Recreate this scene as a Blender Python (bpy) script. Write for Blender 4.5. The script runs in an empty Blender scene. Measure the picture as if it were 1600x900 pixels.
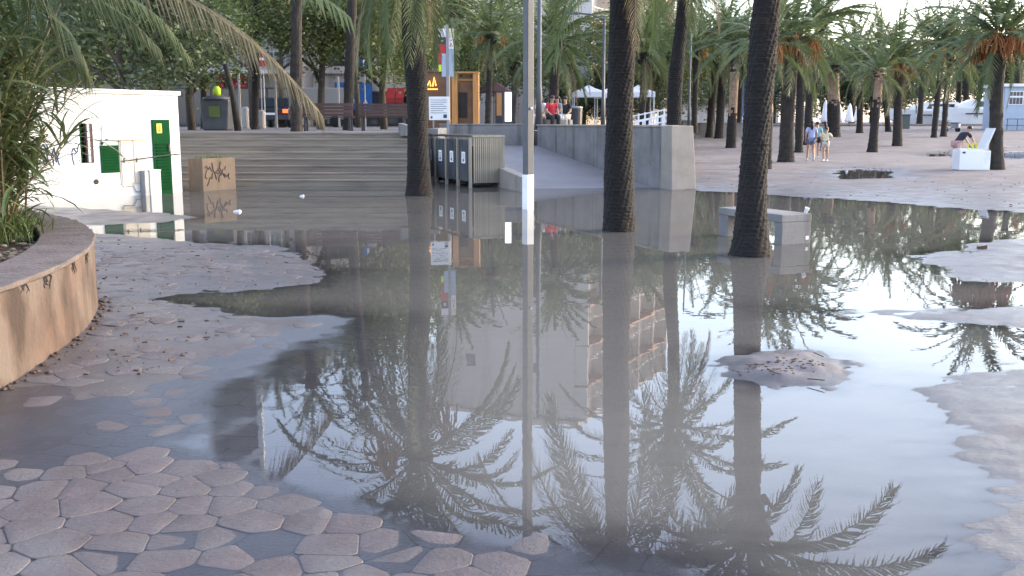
import bpy, bmesh, math, random
import numpy as np
from mathutils import Vector, Matrix

R = math.radians
SC = bpy.context.scene
COL = SC.collection
rnd = random.Random(7)

# ------------------------------------------------------------------ camera
CAM_H = 1.7
F = 1600.0                      # focal length in pixels of a 1600 px wide picture
PITCH = math.atan(260.0 / F)
cam = bpy.data.cameras.new('camera')
cam_o = bpy.data.objects.new('camera', cam)
COL.objects.link(cam_o)
cam.sensor_width = 36.0
cam.lens = 36.0
cam.clip_start = 0.05
cam.clip_end = 3000
cam_o.location = (0, 0, CAM_H)
cam_o.rotation_euler = (math.pi / 2 - PITCH, 0, 0)
SC.camera = cam_o

# ------------------------------------------------------------------ sky, sun, exposure
SUN_EL, SUN_AZ = R(14), R(70)          # azimuth from +Y towards +X
world = bpy.data.worlds.new("World")
SC.world = world
world.use_nodes = True
wn, wl = world.node_tree.nodes, world.node_tree.links
sky = wn.new('ShaderNodeTexSky')
sky.sky_type = 'NISHITA'
sky.sun_disc = False
sky.sun_elevation = SUN_EL
sky.sun_rotation = SUN_AZ
sky.air_density = 1.0
sky.dust_density = 2.4
sky.ozone_density = 2.0
veil = wn.new('ShaderNodeMixRGB')       # thin even high cloud over the blue
veil.inputs[0].default_value = 0.30
veil.inputs[2].default_value = (2.45, 2.25, 2.8, 1)
wl.new(sky.outputs[0], veil.inputs[1])
wl.new(veil.outputs[0], wn['Background'].inputs[0])
wn['Background'].inputs[1].default_value = 0.15

sun = bpy.data.lights.new('sun', 'SUN')
sun.energy = 0.5
sun.angle = R(14)
sun.color = (1.0, 0.86, 0.70)
sun_o = bpy.data.objects.new('sun', sun)
COL.objects.link(sun_o)
sd_ = Vector((math.sin(SUN_AZ) * math.cos(SUN_EL), math.cos(SUN_AZ) * math.cos(SUN_EL), math.sin(SUN_EL)))
sun_o.rotation_euler = sd_.to_track_quat('Z', 'Y').to_euler()
sun_o.location = (30, -10, 20)

SC.view_settings.view_transform = 'Standard'
SC.view_settings.look = 'None'
SC.view_settings.gamma = 1
SC.view_settings.use_curve_mapping = False
SC.view_settings.exposure = 2.8
SC.cycles.max_bounces = 8
SC.cycles.transparent_max_bounces = 16

# ------------------------------------------------------------------ where a picture point stands
cp, sp = math.cos(PITCH), math.sin(PITCH)
def ray(px, py):
    xc, yc = (px - 800) / F, (450 - py) / F
    return Vector((xc, cp + yc * sp, yc * cp - sp))
def at_z(px, py, z=0.0):
    d = ray(px, py); t = (z - CAM_H) / d.z
    return Vector((d.x * t, d.y * t, z))
def at_y(px, py, Y):
    d = ray(px, py); t = Y / d.y
    return Vector((d.x * t, Y, CAM_H + d.z * t))

# ------------------------------------------------------------------ mesh collector
class MB:
    def __init__(s): s.v = []; s.f = []
    def add(s, vs, fs):
        b = len(s.v); s.v.extend([tuple(p) for p in vs]); s.f.extend([tuple(i + b for i in f) for f in fs])
    def box(s, c, size, rz=0, M=None):
        x, y, z = size[0] / 2, size[1] / 2, size[2] / 2
        ca, sa = math.cos(rz), math.sin(rz); vs = []
        for dz in (-z, z):
            for dx, dy in ((-x, -y), (x, -y), (x, y), (-x, y)):
                p = Vector((c[0] + dx * ca - dy * sa, c[1] + dx * sa + dy * ca, c[2] + dz))
                vs.append(M @ p if M else p)
        s.add(vs, [(3, 2, 1, 0), (4, 5, 6, 7), (0, 1, 5, 4), (1, 2, 6, 5), (2, 3, 7, 6), (3, 0, 4, 7)])
        return s
    def lo(s, x0, x1, y0, y1, z0, z1):
        return s.box(((x0 + x1) / 2, (y0 + y1) / 2, (z0 + z1) / 2), (x1 - x0, y1 - y0, z1 - z0))
    def prism(s, poly, z0, z1):
        n = len(poly)
        z0s = z0 if hasattr(z0, '__len__') else [z0] * n
        z1s = z1 if hasattr(z1, '__len__') else [z1] * n
        vs = [(p[0], p[1], z0s[i]) for i, p in enumerate(poly)] + [(p[0], p[1], z1s[i]) for i, p in enumerate(poly)]
        fs = [tuple(range(n - 1, -1, -1)), tuple(range(n, 2 * n))]
        fs += [(i, (i + 1) % n, n + (i + 1) % n, n + i) for i in range(n)]
        s.add(vs, fs); return s
    def tube(s, path, radii, n=8, cap=True):
        path = [Vector(p) for p in path]
        if not hasattr(radii, '__len__'): radii = [radii] * len(path)
        vs = []; up0 = None
        for i, p in enumerate(path):
            t = (path[min(i + 1, len(path) - 1)] - path[max(i - 1, 0)])
            t = t.normalized() if t.length > 1e-9 else Vector((0, 0, 1))
            if up0 is None:
                up0 = Vector((1, 0, 0)) if abs(t.x) < .9 else Vector((0, 1, 0))
            a = (up0 - t * up0.dot(t)).normalized(); b = t.cross(a); up0 = a
            for k in range(n):
                w = 2 * math.pi * k / n
                vs.append(p + (a * math.cos(w) + b * math.sin(w)) * radii[i])
        fs = []
        for i in range(len(path) - 1):
            for k in range(n):
                fs.append((i * n + k, i * n + (k + 1) % n, (i + 1) * n + (k + 1) % n, (i + 1) * n + k))
        if cap:
            fs.append(tuple(range(n - 1, -1, -1))); m = (len(path) - 1) * n
            fs.append(tuple(range(m, m + n)))
        s.add(vs, fs); return s
    def lathe(s, prof, n=16, c=(0, 0, 0)):
        vs = []
        for r, z in prof:
            for k in range(n):
                w = 2 * math.pi * k / n
                vs.append((c[0] + r * math.cos(w), c[1] + r * math.sin(w), c[2] + z))
        fs = []
        for i in range(len(prof) - 1):
            for k in range(n):
                fs.append((i * n + k, i * n + (k + 1) % n, (i + 1) * n + (k + 1) % n, (i + 1) * n + k))
        fs.append(tuple(range(n - 1, -1, -1))); m = (len(prof) - 1) * n
        fs.append(tuple(range(m, m + n)))
        s.add(vs, fs); return s
    def ball(s, c, r, n=10, m=6):
        if not hasattr(r, '__len__'): r = (r, r, r)
        vs = [(c[0], c[1], c[2] - r[2])]
        for i in range(1, m):
            a = math.pi * i / m - math.pi / 2
            for k in range(n):
                w = 2 * math.pi * k / n
                vs.append((c[0] + r[0] * math.cos(a) * math.cos(w), c[1] + r[1] * math.cos(a) * math.sin(w), c[2] + r[2] * math.sin(a)))
        vs.append((c[0], c[1], c[2] + r[2])); e = len(vs) - 1; fs = []
        for k in range(n): fs.append((0, 1 + (k + 1) % n, 1 + k))
        for i in range(m - 2):
            for k in range(n):
                a0 = 1 + i * n
                fs.append((a0 + k, a0 + (k + 1) % n, a0 + n + (k + 1) % n, a0 + n + k))
        a0 = 1 + (m - 2) * n
        for k in range(n): fs.append((a0 + k, a0 + (k + 1) % n, e))
        s.add(vs, fs); return s
    def mesh(s, name, mt, smooth=False):
        me = bpy.data.meshes.new(name); me.from_pydata(s.v, [], s.f)
        if mt is not None: me.materials.append(mt)
        if smooth: me.polygons.foreach_set('use_smooth', [True] * len(me.polygons))
        me.update(); return me
    def build(s, name, mt, parent=None, smooth=False, bevel=0):
        o = bpy.data.objects.new(name, s.mesh(name, mt, smooth))
        COL.objects.link(o); o.parent = parent
        if bevel:
            b = o.modifiers.new('bevel', 'BEVEL'); b.width = bevel; b.segments = 2; b.limit_method = 'ANGLE'
        return o

def tag(o, label, cat, group=None):
    o['label'] = label; o['category'] = cat
    if group: o['group'] = group
    return o
def thing(name, label, cat, loc=(0, 0, 0), rz=0, group=None):
    o = bpy.data.objects.new(name, None); COL.objects.link(o)
    o.empty_display_size = .2; o.location = loc; o.rotation_euler = (0, 0, rz)
    return tag(o, label, cat, group)
def struct(o): o['kind'] = 'structure'; return o
def stuff(o): o['kind'] = 'stuff'; return o
def link_copy(name, me, parent, loc=(0, 0, 0), rot=(0, 0, 0), sc=1.0):
    o = bpy.data.objects.new(name, me); COL.objects.link(o); o.parent = parent
    o.location = loc; o.rotation_euler = rot; o.scale = (sc, sc, sc) if not hasattr(sc, '__len__') else sc
    return o

# ------------------------------------------------------------------ materials
def srgb(r, g, b):
    f = lambda c: (c / 255 / 12.92) if c / 255 <= .04045 else ((c / 255 + .055) / 1.055) ** 2.4
    return (f(r), f(g), f(b), 1)
def mat(name, col, rough=.7, col2=None, scale=6.0, detail=5, bump=0.0, bscale=40.0, metal=0, vary=0.0, spec=.5,
        stretch=(1, 1, 1), streak=None, transl=0.0, emit=None):
    m = bpy.data.materials.new(name); m.use_nodes = True
    N, L = m.node_tree.nodes, m.node_tree.links
    p = N['Principled BSDF']; p.inputs['Roughness'].default_value = rough; p.inputs['Metallic'].default_value = metal
    p.inputs['Specular IOR Level'].default_value = spec
    tc = N.new('ShaderNodeTexCoord'); mp = N.new('ShaderNodeMapping'); mp.inputs['Scale'].default_value = stretch
    L.new(tc.outputs['Object'], mp.inputs[0])
    c1 = (*col[:3], 1); c2 = (*(col2 or [c * .72 for c in col[:3]])[:3], 1)
    nz = N.new('ShaderNodeTexNoise'); nz.inputs['Scale'].default_value = scale; nz.inputs['Detail'].default_value = detail
    nz.inputs['Roughness'].default_value = .62
    L.new(mp.outputs[0], nz.inputs[0])
    rp = N.new('ShaderNodeValToRGB'); rp.color_ramp.elements[0].position = .34; rp.color_ramp.elements[1].position = .66
    rp.color_ramp.elements[0].color = c2; rp.color_ramp.elements[1].color = c1
    L.new(nz.outputs[0], rp.inputs[0]); out = rp.outputs[0]
    if streak:                                      # run-off stains, long in z
        m2 = N.new('ShaderNodeMapping'); m2.inputs['Scale'].default_value = streak[1]
        L.new(tc.outputs['Object'], m2.inputs[0])
        n2 = N.new('ShaderNodeTexNoise'); n2.inputs['Scale'].default_value = 1; n2.inputs['Detail'].default_value = 6
        L.new(m2.outputs[0], n2.inputs[0])
        r2 = N.new('ShaderNodeValToRGB'); r2.color_ramp.elements[0].position = streak[2]; r2.color_ramp.elements[1].position = streak[3]
        L.new(n2.outputs[0], r2.inputs[0])
        mx = N.new('ShaderNodeMixRGB'); mx.inputs[2].default_value = (*streak[0][:3], 1)
        L.new(r2.outputs[0], mx.inputs[0]); L.new(out, mx.inputs[1]); out = mx.outputs[0]
    if vary:
        oi = N.new('ShaderNodeObjectInfo'); hs = N.new('ShaderNodeHueSaturation')
        mr = N.new('ShaderNodeMapRange'); mr.inputs[3].default_value = 1 - vary; mr.inputs[4].default_value = 1 + vary
        L.new(oi.outputs['Random'], mr.inputs[0]); L.new(mr.outputs[0], hs.inputs['Value'])
        mr2 = N.new('ShaderNodeMapRange'); mr2.inputs[3].default_value = .5 - vary * .06; mr2.inputs[4].default_value = .5 + vary * .06
        wn_ = N.new('ShaderNodeMath'); wn_.operation = 'FRACT'; wm = N.new('ShaderNodeMath'); wm.operation = 'MULTIPLY'; wm.inputs[1].default_value = 7.31
        L.new(oi.outputs['Random'], wm.inputs[0]); L.new(wm.outputs[0], wn_.inputs[0]); L.new(wn_.outputs[0], mr2.inputs[0])
        L.new(mr2.outputs[0], hs.inputs['Hue'])
        L.new(out, hs.inputs['Color']); out = hs.outputs[0]
    L.new(out, p.inputs['Base Color'])
    if bump:
        bz = N.new('ShaderNodeTexNoise'); bz.inputs['Scale'].default_value = bscale; bz.inputs['Detail'].default_value = 6
        L.new(mp.outputs[0], bz.inputs[0]); bp = N.new('ShaderNodeBump'); bp.inputs['Strength'].default_value = bump
        bp.inputs['Distance'].default_value = .02
        L.new(bz.outputs[0], bp.inputs['Height']); L.new(bp.outputs[0], p.inputs['Normal'])
    if transl:
        tr = N.new('ShaderNodeBsdfTranslucent'); ms = N.new('ShaderNodeMixShader'); ms.inputs[0].default_value = transl
        L.new(out, tr.inputs[0]); L.new(p.outputs[0], ms.inputs[1]); L.new(tr.outputs[0], ms.inputs[2])
        L.new(ms.outputs[0], N['Material Output'].inputs[0])
    if emit:
        p.inputs['Emission Color'].default_value = (*emit[0][:3], 1); p.inputs['Emission Strength'].default_value = emit[1]
    return m

def ground_mat(name, dry, dry2, wet_lo, wet_hi, wet_dark, rough_wet, scale, bump, vary=0, tint=None):
    """dry colour with noise; darker and glossier where it lies close to the flood level"""
    m = mat(name, dry, .9, dry2, scale, 7, vary=vary)
    N, L = m.node_tree.nodes, m.node_tree.links; p = N['Principled BSDF']
    src = p.inputs['Base Color'].links[0].from_socket
    g = N.new('ShaderNodeNewGeometry'); sx = N.new('ShaderNodeSeparateXYZ'); L.new(g.outputs['Position'], sx.inputs[0])
    nz = N.new('ShaderNodeTexNoise'); nz.inputs['Scale'].default_value = 2.3; nz.inputs['Detail'].default_value = 6
    L.new(g.outputs['Position'], nz.inputs[0])
    if tint:
        rt = N.new('ShaderNodeValToRGB'); rt.color_ramp.elements[0].position = .42; rt.color_ramp.elements[1].position = .62
        n3 = N.new('ShaderNodeTexNoise'); n3.inputs['Scale'].default_value = tint[1]; n3.inputs['Detail'].default_value = 8
        L.new(g.outputs['Position'], n3.inputs[0]); L.new(n3.outputs[0], rt.inputs[0])
        mt = N.new('ShaderNodeMixRGB'); mt.inputs[2].default_value = (*tint[0][:3], 1); L.new(rt.outputs[0], mt.inputs[0]); L.new(src, mt.inputs[1]); src = mt.outputs[0]
    ad = N.new('ShaderNodeMath'); ad.operation = 'MULTIPLY_ADD'; ad.inputs[1].default_value = (wet_hi - wet_lo) * 1.6
    L.new(nz.outputs[0], ad.inputs[0])
    sb = N.new('ShaderNodeMath'); sb.operation = 'SUBTRACT'; sb.inputs[1].default_value = (wet_hi - wet_lo) * .8
    L.new(sx.outputs[2], sb.inputs[0]); L.new(sb.outputs[0], ad.inputs[2])
    mr = N.new('ShaderNodeMapRange'); mr.interpolation_type = 'SMOOTHSTEP'
    mr.inputs[1].default_value = wet_lo; mr.inputs[2].default_value = wet_hi; mr.inputs[3].default_value = 1; mr.inputs[4].default_value = 0
    L.new(ad.outputs[0], mr.inputs[0])
    mx = N.new('ShaderNodeMixRGB'); mx.blend_type = 'MULTIPLY'; mx.inputs[2].default_value = (wet_dark, wet_dark, wet_dark, 1)
    L.new(mr.outputs[0], mx.inputs[0]); L.new(src, mx.inputs[1]); L.new(mx.outputs[0], p.inputs['Base Color'])
    rr = N.new('ShaderNodeMapRange'); rr.inputs[3].default_value = .92; rr.inputs[4].default_value = rough_wet
    L.new(mr.outputs[0], rr.inputs[0]); L.new(rr.outputs[0], p.inputs['Roughness'])
    b1 = N.new('ShaderNodeTexNoise'); b1.inputs['Scale'].default_value = 34; b1.inputs['Detail'].default_value = 9; b1.inputs['Roughness'].default_value = .7
    L.new(g.outputs['Position'], b1.inputs[0])
    p.inputs['Specular IOR Level'].default_value = .3
    bp = N.new('ShaderNodeBump'); bp.inputs['Strength'].default_value = bump; bp.inputs['Distance'].default_value = .03
    L.new(b1.outputs[0], bp.inputs['Height']); L.new(bp.outputs[0], p.inputs['Normal'])
    return m

M = {}
M['sand'] = ground_mat('sand', (.22, .200, .198), (.152, .137, .135), .0, .10, .50, .34, 1.3, .26, tint=((.155, .13, .118), .9))
M['stone'] = ground_mat('paving_stone', (.152, .124, .122), (.114, .097, .096), -.002, .05, .74, .36, 5.0, .6, vary=.12, tint=((.16, .147, .145), 2.2))
M['concrete'] = mat('concrete', (.22, .213, .21), .85, (.15, .146, .143), 1.6, 7, .35, 30, streak=((.085, .082, .08), (3.2, 3.2, .35), .55, .75))
M['concrete_warm'] = mat('concrete_warm', (.31, .275, .24), .85, (.23, .205, .178), 1.6, 7, .35, 30, streak=((.15, .13, .11), (3.2, 3.2, .35), .55, .8))
M['planter'] = mat('planter_render', (.098, .058, .040), .9, (.112, .088, .073), 1.3, 8, .5, 22, streak=((.036, .022, .016), (2.6, 2.6, 1.5), .44, .66))
M['planter_cap'] = mat('planter_cap', (.135, .108, .095), .9, (.08, .062, .053), 3.5, 8, .6, 28)
M['ramp'] = mat('ramp_concrete', (.215, .203, .203), .7, (.17, .161, .161), .9, 7, .25, 25)
M['step'] = mat('step_stone', (.25, .212, .168), .8, (.175, .148, .118), 1.0, 8, .4, 20, stretch=(.5, 3, 6), vary=.12, streak=((.11, .095, .08), (.9, 5, 14), .52, .74))
M['terrace'] = mat('terrace_paving', (.19, .177, .177), .85, (.14, .13, .13), .8, 7, .2, 20)
M['soil'] = mat('soil', (.13, .085, .06), .95, (.055, .037, .027), 9, 9, 1.0, 22)
M['white'] = mat('white_render', (.80, .80, .77), .8, (.74, .74, .72), 1.4, 6, .15, 30, streak=((.62, .61, .57), (2.5, 2.5, .4), .6, .85))
M['white_paint'] = mat('white_paint', (.76, .77, .78), .5, (.66, .67, .68), 3)
M['green'] = mat('green_paint', (.004, .062, .018), .85, (.0035, .05, .014), 5, spec=.1)
M['green2'] = mat('green_louvre', (.003, .045, .013), .85, spec=.1)
M['cabinet'] = mat('cream_panel', (.60, .55, .47), .6, (.55, .5, .42), 3)
M['dark'] = mat('dark_interior', (.02, .015, .015), .7)
M['maroon'] = mat('maroon_frame', (.10, .035, .04), .6)
M['grey_metal'] = mat('grey_metal', (.30, .31, .33), .45, (.24, .25, .27), 4, metal=.3)
M['pole'] = mat('galvanised_pole', (.075, .08, .092), .5, (.055, .06, .07), 3, metal=.1)
M['dark_metal'] = mat('dark_metal', (.045, .047, .055), .5, (.03, .03, .035), 4)
M['bin'] = mat('bin_panel', (.085, .09, .10), .55, (.06, .062, .07), 3, vary=.15)
M['slat'] = mat('weathered_slat', (.32, .29, .23), .75, (.21, .19, .15), 3, vary=.12, stretch=(4, 4, .6))
M['paper'] = mat('white_paper', (.78, .78, .78), .7, (.72, .72, .73), 5)
M['yellow'] = mat('yellow_sign', (.85, .62, .03), .5)
M['graf_blue'] = mat('blue_spray_paint', (.03, .055, .14), .6)
M['graf_black'] = mat('dark_spray_paint', (.05, .035, .035), .6)
M['tan_box'] = mat('tan_concrete', (.19, .138, .095), .85, (.155, .112, .08), 2.4, 7, .4, 25, streak=((.10, .07, .046), (3, 3, .5), .58, .8))
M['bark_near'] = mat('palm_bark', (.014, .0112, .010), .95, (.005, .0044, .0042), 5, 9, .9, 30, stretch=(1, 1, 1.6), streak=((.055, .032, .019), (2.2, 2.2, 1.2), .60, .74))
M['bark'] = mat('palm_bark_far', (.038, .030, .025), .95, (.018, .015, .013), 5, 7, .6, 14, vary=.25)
M['bark_peel'] = mat('palm_peeled_bark', (.36, .25, .17), .9, (.22, .14, .09), 6, 7, .5, 14)
M['frond'] = mat('palm_frond', (.115, .155, .062), .6, (.075, .105, .042), 2.0, 3, vary=.26, transl=.3)
M['frond_dry'] = mat('dry_frond', (.24, .20, .115), .75, (.16, .13, .072), 3, 3, vary=.2, transl=.2)
M['date'] = mat('date_cluster', (.33, .13, .03), .7, (.22, .08, .018), 14, 4, vary=.2)
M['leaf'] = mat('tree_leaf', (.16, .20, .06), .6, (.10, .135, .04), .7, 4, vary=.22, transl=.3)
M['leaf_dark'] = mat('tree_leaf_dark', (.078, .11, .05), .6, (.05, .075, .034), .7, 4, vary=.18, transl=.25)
M['reed'] = mat('reed_leaf', (.14, .18, .075), .5, (.09, .12, .05), 4, 3, vary=.3, transl=.25)
M['reed_stem'] = mat('reed_stem', (.26, .19, .12), .7, (.17, .12, .075), 8)
M['grass'] = mat('grass_blade', (.10, .15, .045), .6, (.07, .11, .03), 4, vary=.2, transl=.25)
M['trunk'] = mat('tree_trunk', (.085, .07, .055), .95, (.05, .04, .034), 6, 7, .6, 20)
M['wood'] = mat('orange_timber', (.50, .24, .07), .55, (.40, .18, .05), 3, stretch=(5, 5, .6))
M['wood_dark'] = mat('brown_timber', (.20, .105, .045), .6, (.14, .07, .03), 3)
M['bench_wood'] = mat('bench_timber', (.10, .055, .042), .65, (.065, .036, .03), 4, stretch=(1, 6, 6), vary=.15)
M['red'] = mat('red_panel', (.45, .03, .03), .55, (.36, .022, .025), 4)
M['blue'] = mat('blue_panel', (.02, .14, .42), .5, (.015, .09, .30), 2)
M['blue_light'] = mat('light_blue_paint', (.36, .43, .52), .6, (.31, .38, .46), 3)
M['lime'] = mat('lime_plastic', (.55, .80, .03), .5)
M['cream'] = mat('cream_render', (.60, .54, .48), .85, (.52, .47, .42), .3, 5, streak=((.36, .32, .28), (1, 1, .15), .55, .8))
M['cream2'] = mat('grey_render', (.33, .30, .28), .85, (.27, .25, .235), .3, 5, streak=((.30, .28, .26), (1, 1, .15), .55, .8))
M['salmon'] = mat('salmon_render', (.45, .29, .21), .85, (.38, .24, .175), .5)
M['shutter'] = mat('window_shutter', (.10, .115, .10), .6, (.08, .09, .08), 3, vary=.2)
M['glass'] = mat('window_glass', (.035, .042, .05), .08, (.03, .036, .045), 1, spec=.8)
M['rail'] = mat('balcony_rail', (.38, .38, .37), .6)
M['tent'] = mat('white_canvas', (.80, .81, .84), .8, (.72, .73, .77), 2)
M['boat'] = mat('white_gelcoat', (.78, .79, .80), .25, (.70, .71, .73), 1)
M['lit'] = mat('lit_panel', (.9, .92, .95), .5, emit=((.9, .95, 1.0), .30))
M['neon'] = mat('orange_neon', (.9, .35, .05), .5, emit=((1.0, .42, .08), .55))
M['tail'] = mat('tail_light', (.8, .05, .02), .4, emit=((1.0, .12, .03), .45))
M['rubber'] = mat('black_rubber', (.018, .018, .02), .8)
M['car'] = mat('dark_car_paint', (.035, .04, .05), .25)
M['skin'] = mat('skin', (.42, .25, .17), .6, (.38, .22, .15), 6)
M['hair'] = mat('dark_hair', (.018, .013, .011), .6)
for k, c in dict(c_lblue=(.42, .46, .72), c_denim=(.16, .20, .32), c_teal=(.20, .42, .46), c_black=(.02, .02, .025), c_grey=(.20, .24, .27),
                 c_yellow=(.74, .70, .50), c_pale=(.62, .56, .48), c_navy=(.018, .022, .04), c_pinkish=(.45, .30, .28), c_red=(.55, .03, .05), c_white=(.72, .72, .74), c_sky=(.30, .50, .70)).items():
    M[k] = mat(k.replace('c_', 'cloth_'), c, .85, [x * .8 for x in c], 9)

# ------------------------------------------------------------------ ground shape
def _hash(ix, iy, seed):
    h = (ix * 374761393 + iy * 668265263 + seed * 982451653) & 0xFFFFFFFF
    h = ((h ^ (h >> 13)) * 1274126177) & 0xFFFFFFFF
    return ((h ^ (h >> 16)) & 0xFFFF) / 65535.0
def vnoise(X, Y, s, seed):
    x, y = X / s, Y / s
    ix, iy = np.floor(x).astype(np.int64), np.floor(y).astype(np.int64)
    fx, fy = x - ix, y - iy
    fx = fx * fx * (3 - 2 * fx); fy = fy * fy * (3 - 2 * fy)
    a = _hash(ix, iy, seed); b = _hash(ix + 1, iy, seed); c = _hash(ix, iy + 1, seed); d = _hash(ix + 1, iy + 1, seed)
    return (a + (b - a) * fx + (c - a) * fy + (a - b - c + d) * fx * fy) * 2 - 1
def fbm(X, Y, s, seed, o=4):
    r = 0; amp = 1; tot = 0
    for i in range(o):
        r = r + amp * vnoise(X, Y, s / 2 ** i, seed + i * 17); tot += amp; amp *= .55
    return r / tot
def wpoly(pts): return np.array([(at_z(*p).x, at_z(*p).y) for p in pts])
def sdist(X, Y, poly):
    best = np.full(X.shape, 1e9); ins = np.zeros(X.shape, bool); n = len(poly)
    for i in range(n):
        x0, y0 = poly[i]; x1, y1 = poly[(i + 1) % n]
        dx, dy = x1 - x0, y1 - y0; L2 = dx * dx + dy * dy + 1e-12
        t = np.clip(((X - x0) * dx + (Y - y0) * dy) / L2, 0, 1)
        best = np.minimum(best, np.hypot(X - x0 - t * dx, Y - y0 - t * dy))
        cr = ((y0 > Y) != (y1 > Y)) & (X < (dx) * (Y - y0) / (dy if abs(dy) > 1e-12 else 1e-12) + x0)
        ins ^= cr
    return np.where(ins, best, -best)

far_shore = list(wpoly([(1040, 294), (1080, 297), (1200, 303), (1350, 313), (1450, 320), (1600, 333), (1900, 352)]))
DRY = [np.array(far_shore + [(60, 14), (400, 100), (400, 700), (-300, 700), (-300, 60), (3.5, 60)]),
       # silted tongue beside the round planter
       wpoly([(60, 372), (160, 366), (300, 374), (420, 388), (505, 424), (470, 442), (370, 452), (235, 466), (330, 486), (480, 500), (420, 528), (330, 560), (215, 602), (165, 650), (100, 702), (20, 730), (-500, 770), (-500, 372)]),
       # bar in front of the hut
       wpoly([(60, 322), (150, 326), (240, 332), (315, 340), (230, 347), (150, 352), (60, 352), (-200, 350), (-200, 322)]),
       # right hand tongues
       wpoly([(1425, 411), (1480, 396), (1540, 382), (1620, 370), (2000, 380), (2000, 450), (1620, 446), (1540, 440), (1470, 430)]),
       wpoly([(1250, 487), (1400, 488), (1540, 484), (1620, 480), (2000, 490), (2000, 530), (1620, 515), (1500, 505), (1380, 497)]),
       wpoly([(1385, 603), (1500, 588), (1620, 562), (2300, 600), (2600, 980), (1640, 980), (1560, 870), (1532, 800), (1552, 755), (1510, 690), (1475, 650), (1440, 622)])]
WET = [wpoly([(1302, 267), (1340, 265), (1396, 268), (1390, 279), (1320, 280)]), wpoly([(1450, 238), (1500, 236), (1500, 246), (1455, 246)]),
       wpoly([(1556, 236), (1640, 234), (1640, 249), (1556, 248)])]
FILM = wpoly([(-700, 590), (40, 600), (130, 640), (230, 705), (420, 772), (560, 812), (800, 850), (1000, 872), (1120, 892), (1200, 1100), (-700, 1100)])
SHALLOW = wpoly([(-500, 560), (150, 560), (330, 520), (500, 480), (640, 500), (680, 560), (640, 680), (760, 800), (1050, 860), (1200, 960), (-500, 960)])
MOUND = wpoly([(1118, 572), (1180, 552), (1270, 548), (1335, 570), (1335, 590), (1280, 606), (1200, 604), (1135, 590)])
BARE = wpoly([(60, 300), (330, 330), (520, 410), (560, 460), (520, 520), (330, 610), (180, 680), (60, 715), (-500, 770), (-500, 300)])

def smooth(a, b, x):
    t = np.clip((x - a) / (b - a), 0, 1); return t * t * (3 - 2 * t)
def heights(X, Y, fine=True):
    X = np.asarray(X, float); Y = np.asarray(Y, float)
    wob = fbm(X, Y, 1.1, 3, 5) * (.16 + .014 * np.clip(Y, 0, 30)) + .07 * fbm(X * .6, Y * 1.6, .16, 4, 3) + .20 * fbm(X * .32, Y * 1.9, .34, 14, 4) * smooth(.5, 2, X)
    sd = np.max([sdist(X, Y, p) for p in DRY], axis=0)
    for p in WET: sd = np.minimum(sd, -sdist(X, Y, p) * 1.0)
    sd = sd + wob
    film = smooth(-.6, .3, sdist(X, Y, FILM) + 1.1 * wob)
    shal = smooth(-.9, .7, sdist(X, Y, SHALLOW))
    D = .085 * (1 - shal) + .0185 * shal
    z = np.where(sd > 0, (.034 + .075 * smooth(24, 34, Y)) * (1 - np.exp(-np.clip(sd, 0, None) / 1.0)), -D * (1 - np.exp(np.clip(sd, None, 0) / .9)))
    z = z * (1 - film) + film * (-.0055 + .0045 * vnoise(X, Y, .9, 9) + .0048 * fbm(X, Y, .45, 19, 3))
    pave = np.maximum(film, shal)
    md = sdist(X, Y, MOUND)
    z = np.maximum(z, np.where(md > -.6, .048 * np.clip((md + .17 * fbm(X, Y, .3, 21)) / .32, -1.2, 1.0), -9))
    # the beach rises gently away from the flood
    z = z + np.clip(Y - 56, 0, 60) * .0235 * smooth(2, 8, X)
    if fine:
        k = (1 - pave)
        z = z + k * (.011 * fbm(X, Y, .5, 5, 4) + .010 * fbm(X, Y * 2.2, .16, 6, 3) * np.clip(2 - Y / 14, 0, 1)) + .0022 * pave * fbm(X, Y, .2, 8, 3)
        z = z + .022 * fbm(X, Y, 1.6, 11, 3) * smooth(25, 34, Y)
        z = z + np.where(md > -.1, .020 * fbm(X, Y, .13, 31, 4), 0)
    return z
def gz(x, y): return float(heights(np.array([x]), np.array([y]))[0])
def on_ground(px, py):
    z = 0.0
    for i in range(12):
        p = at_z(px, py, z); z = .5 * z + .5 * gz(p.x, p.y)
    return Vector((p.x, p.y, gz(p.x, p.y)))

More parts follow.
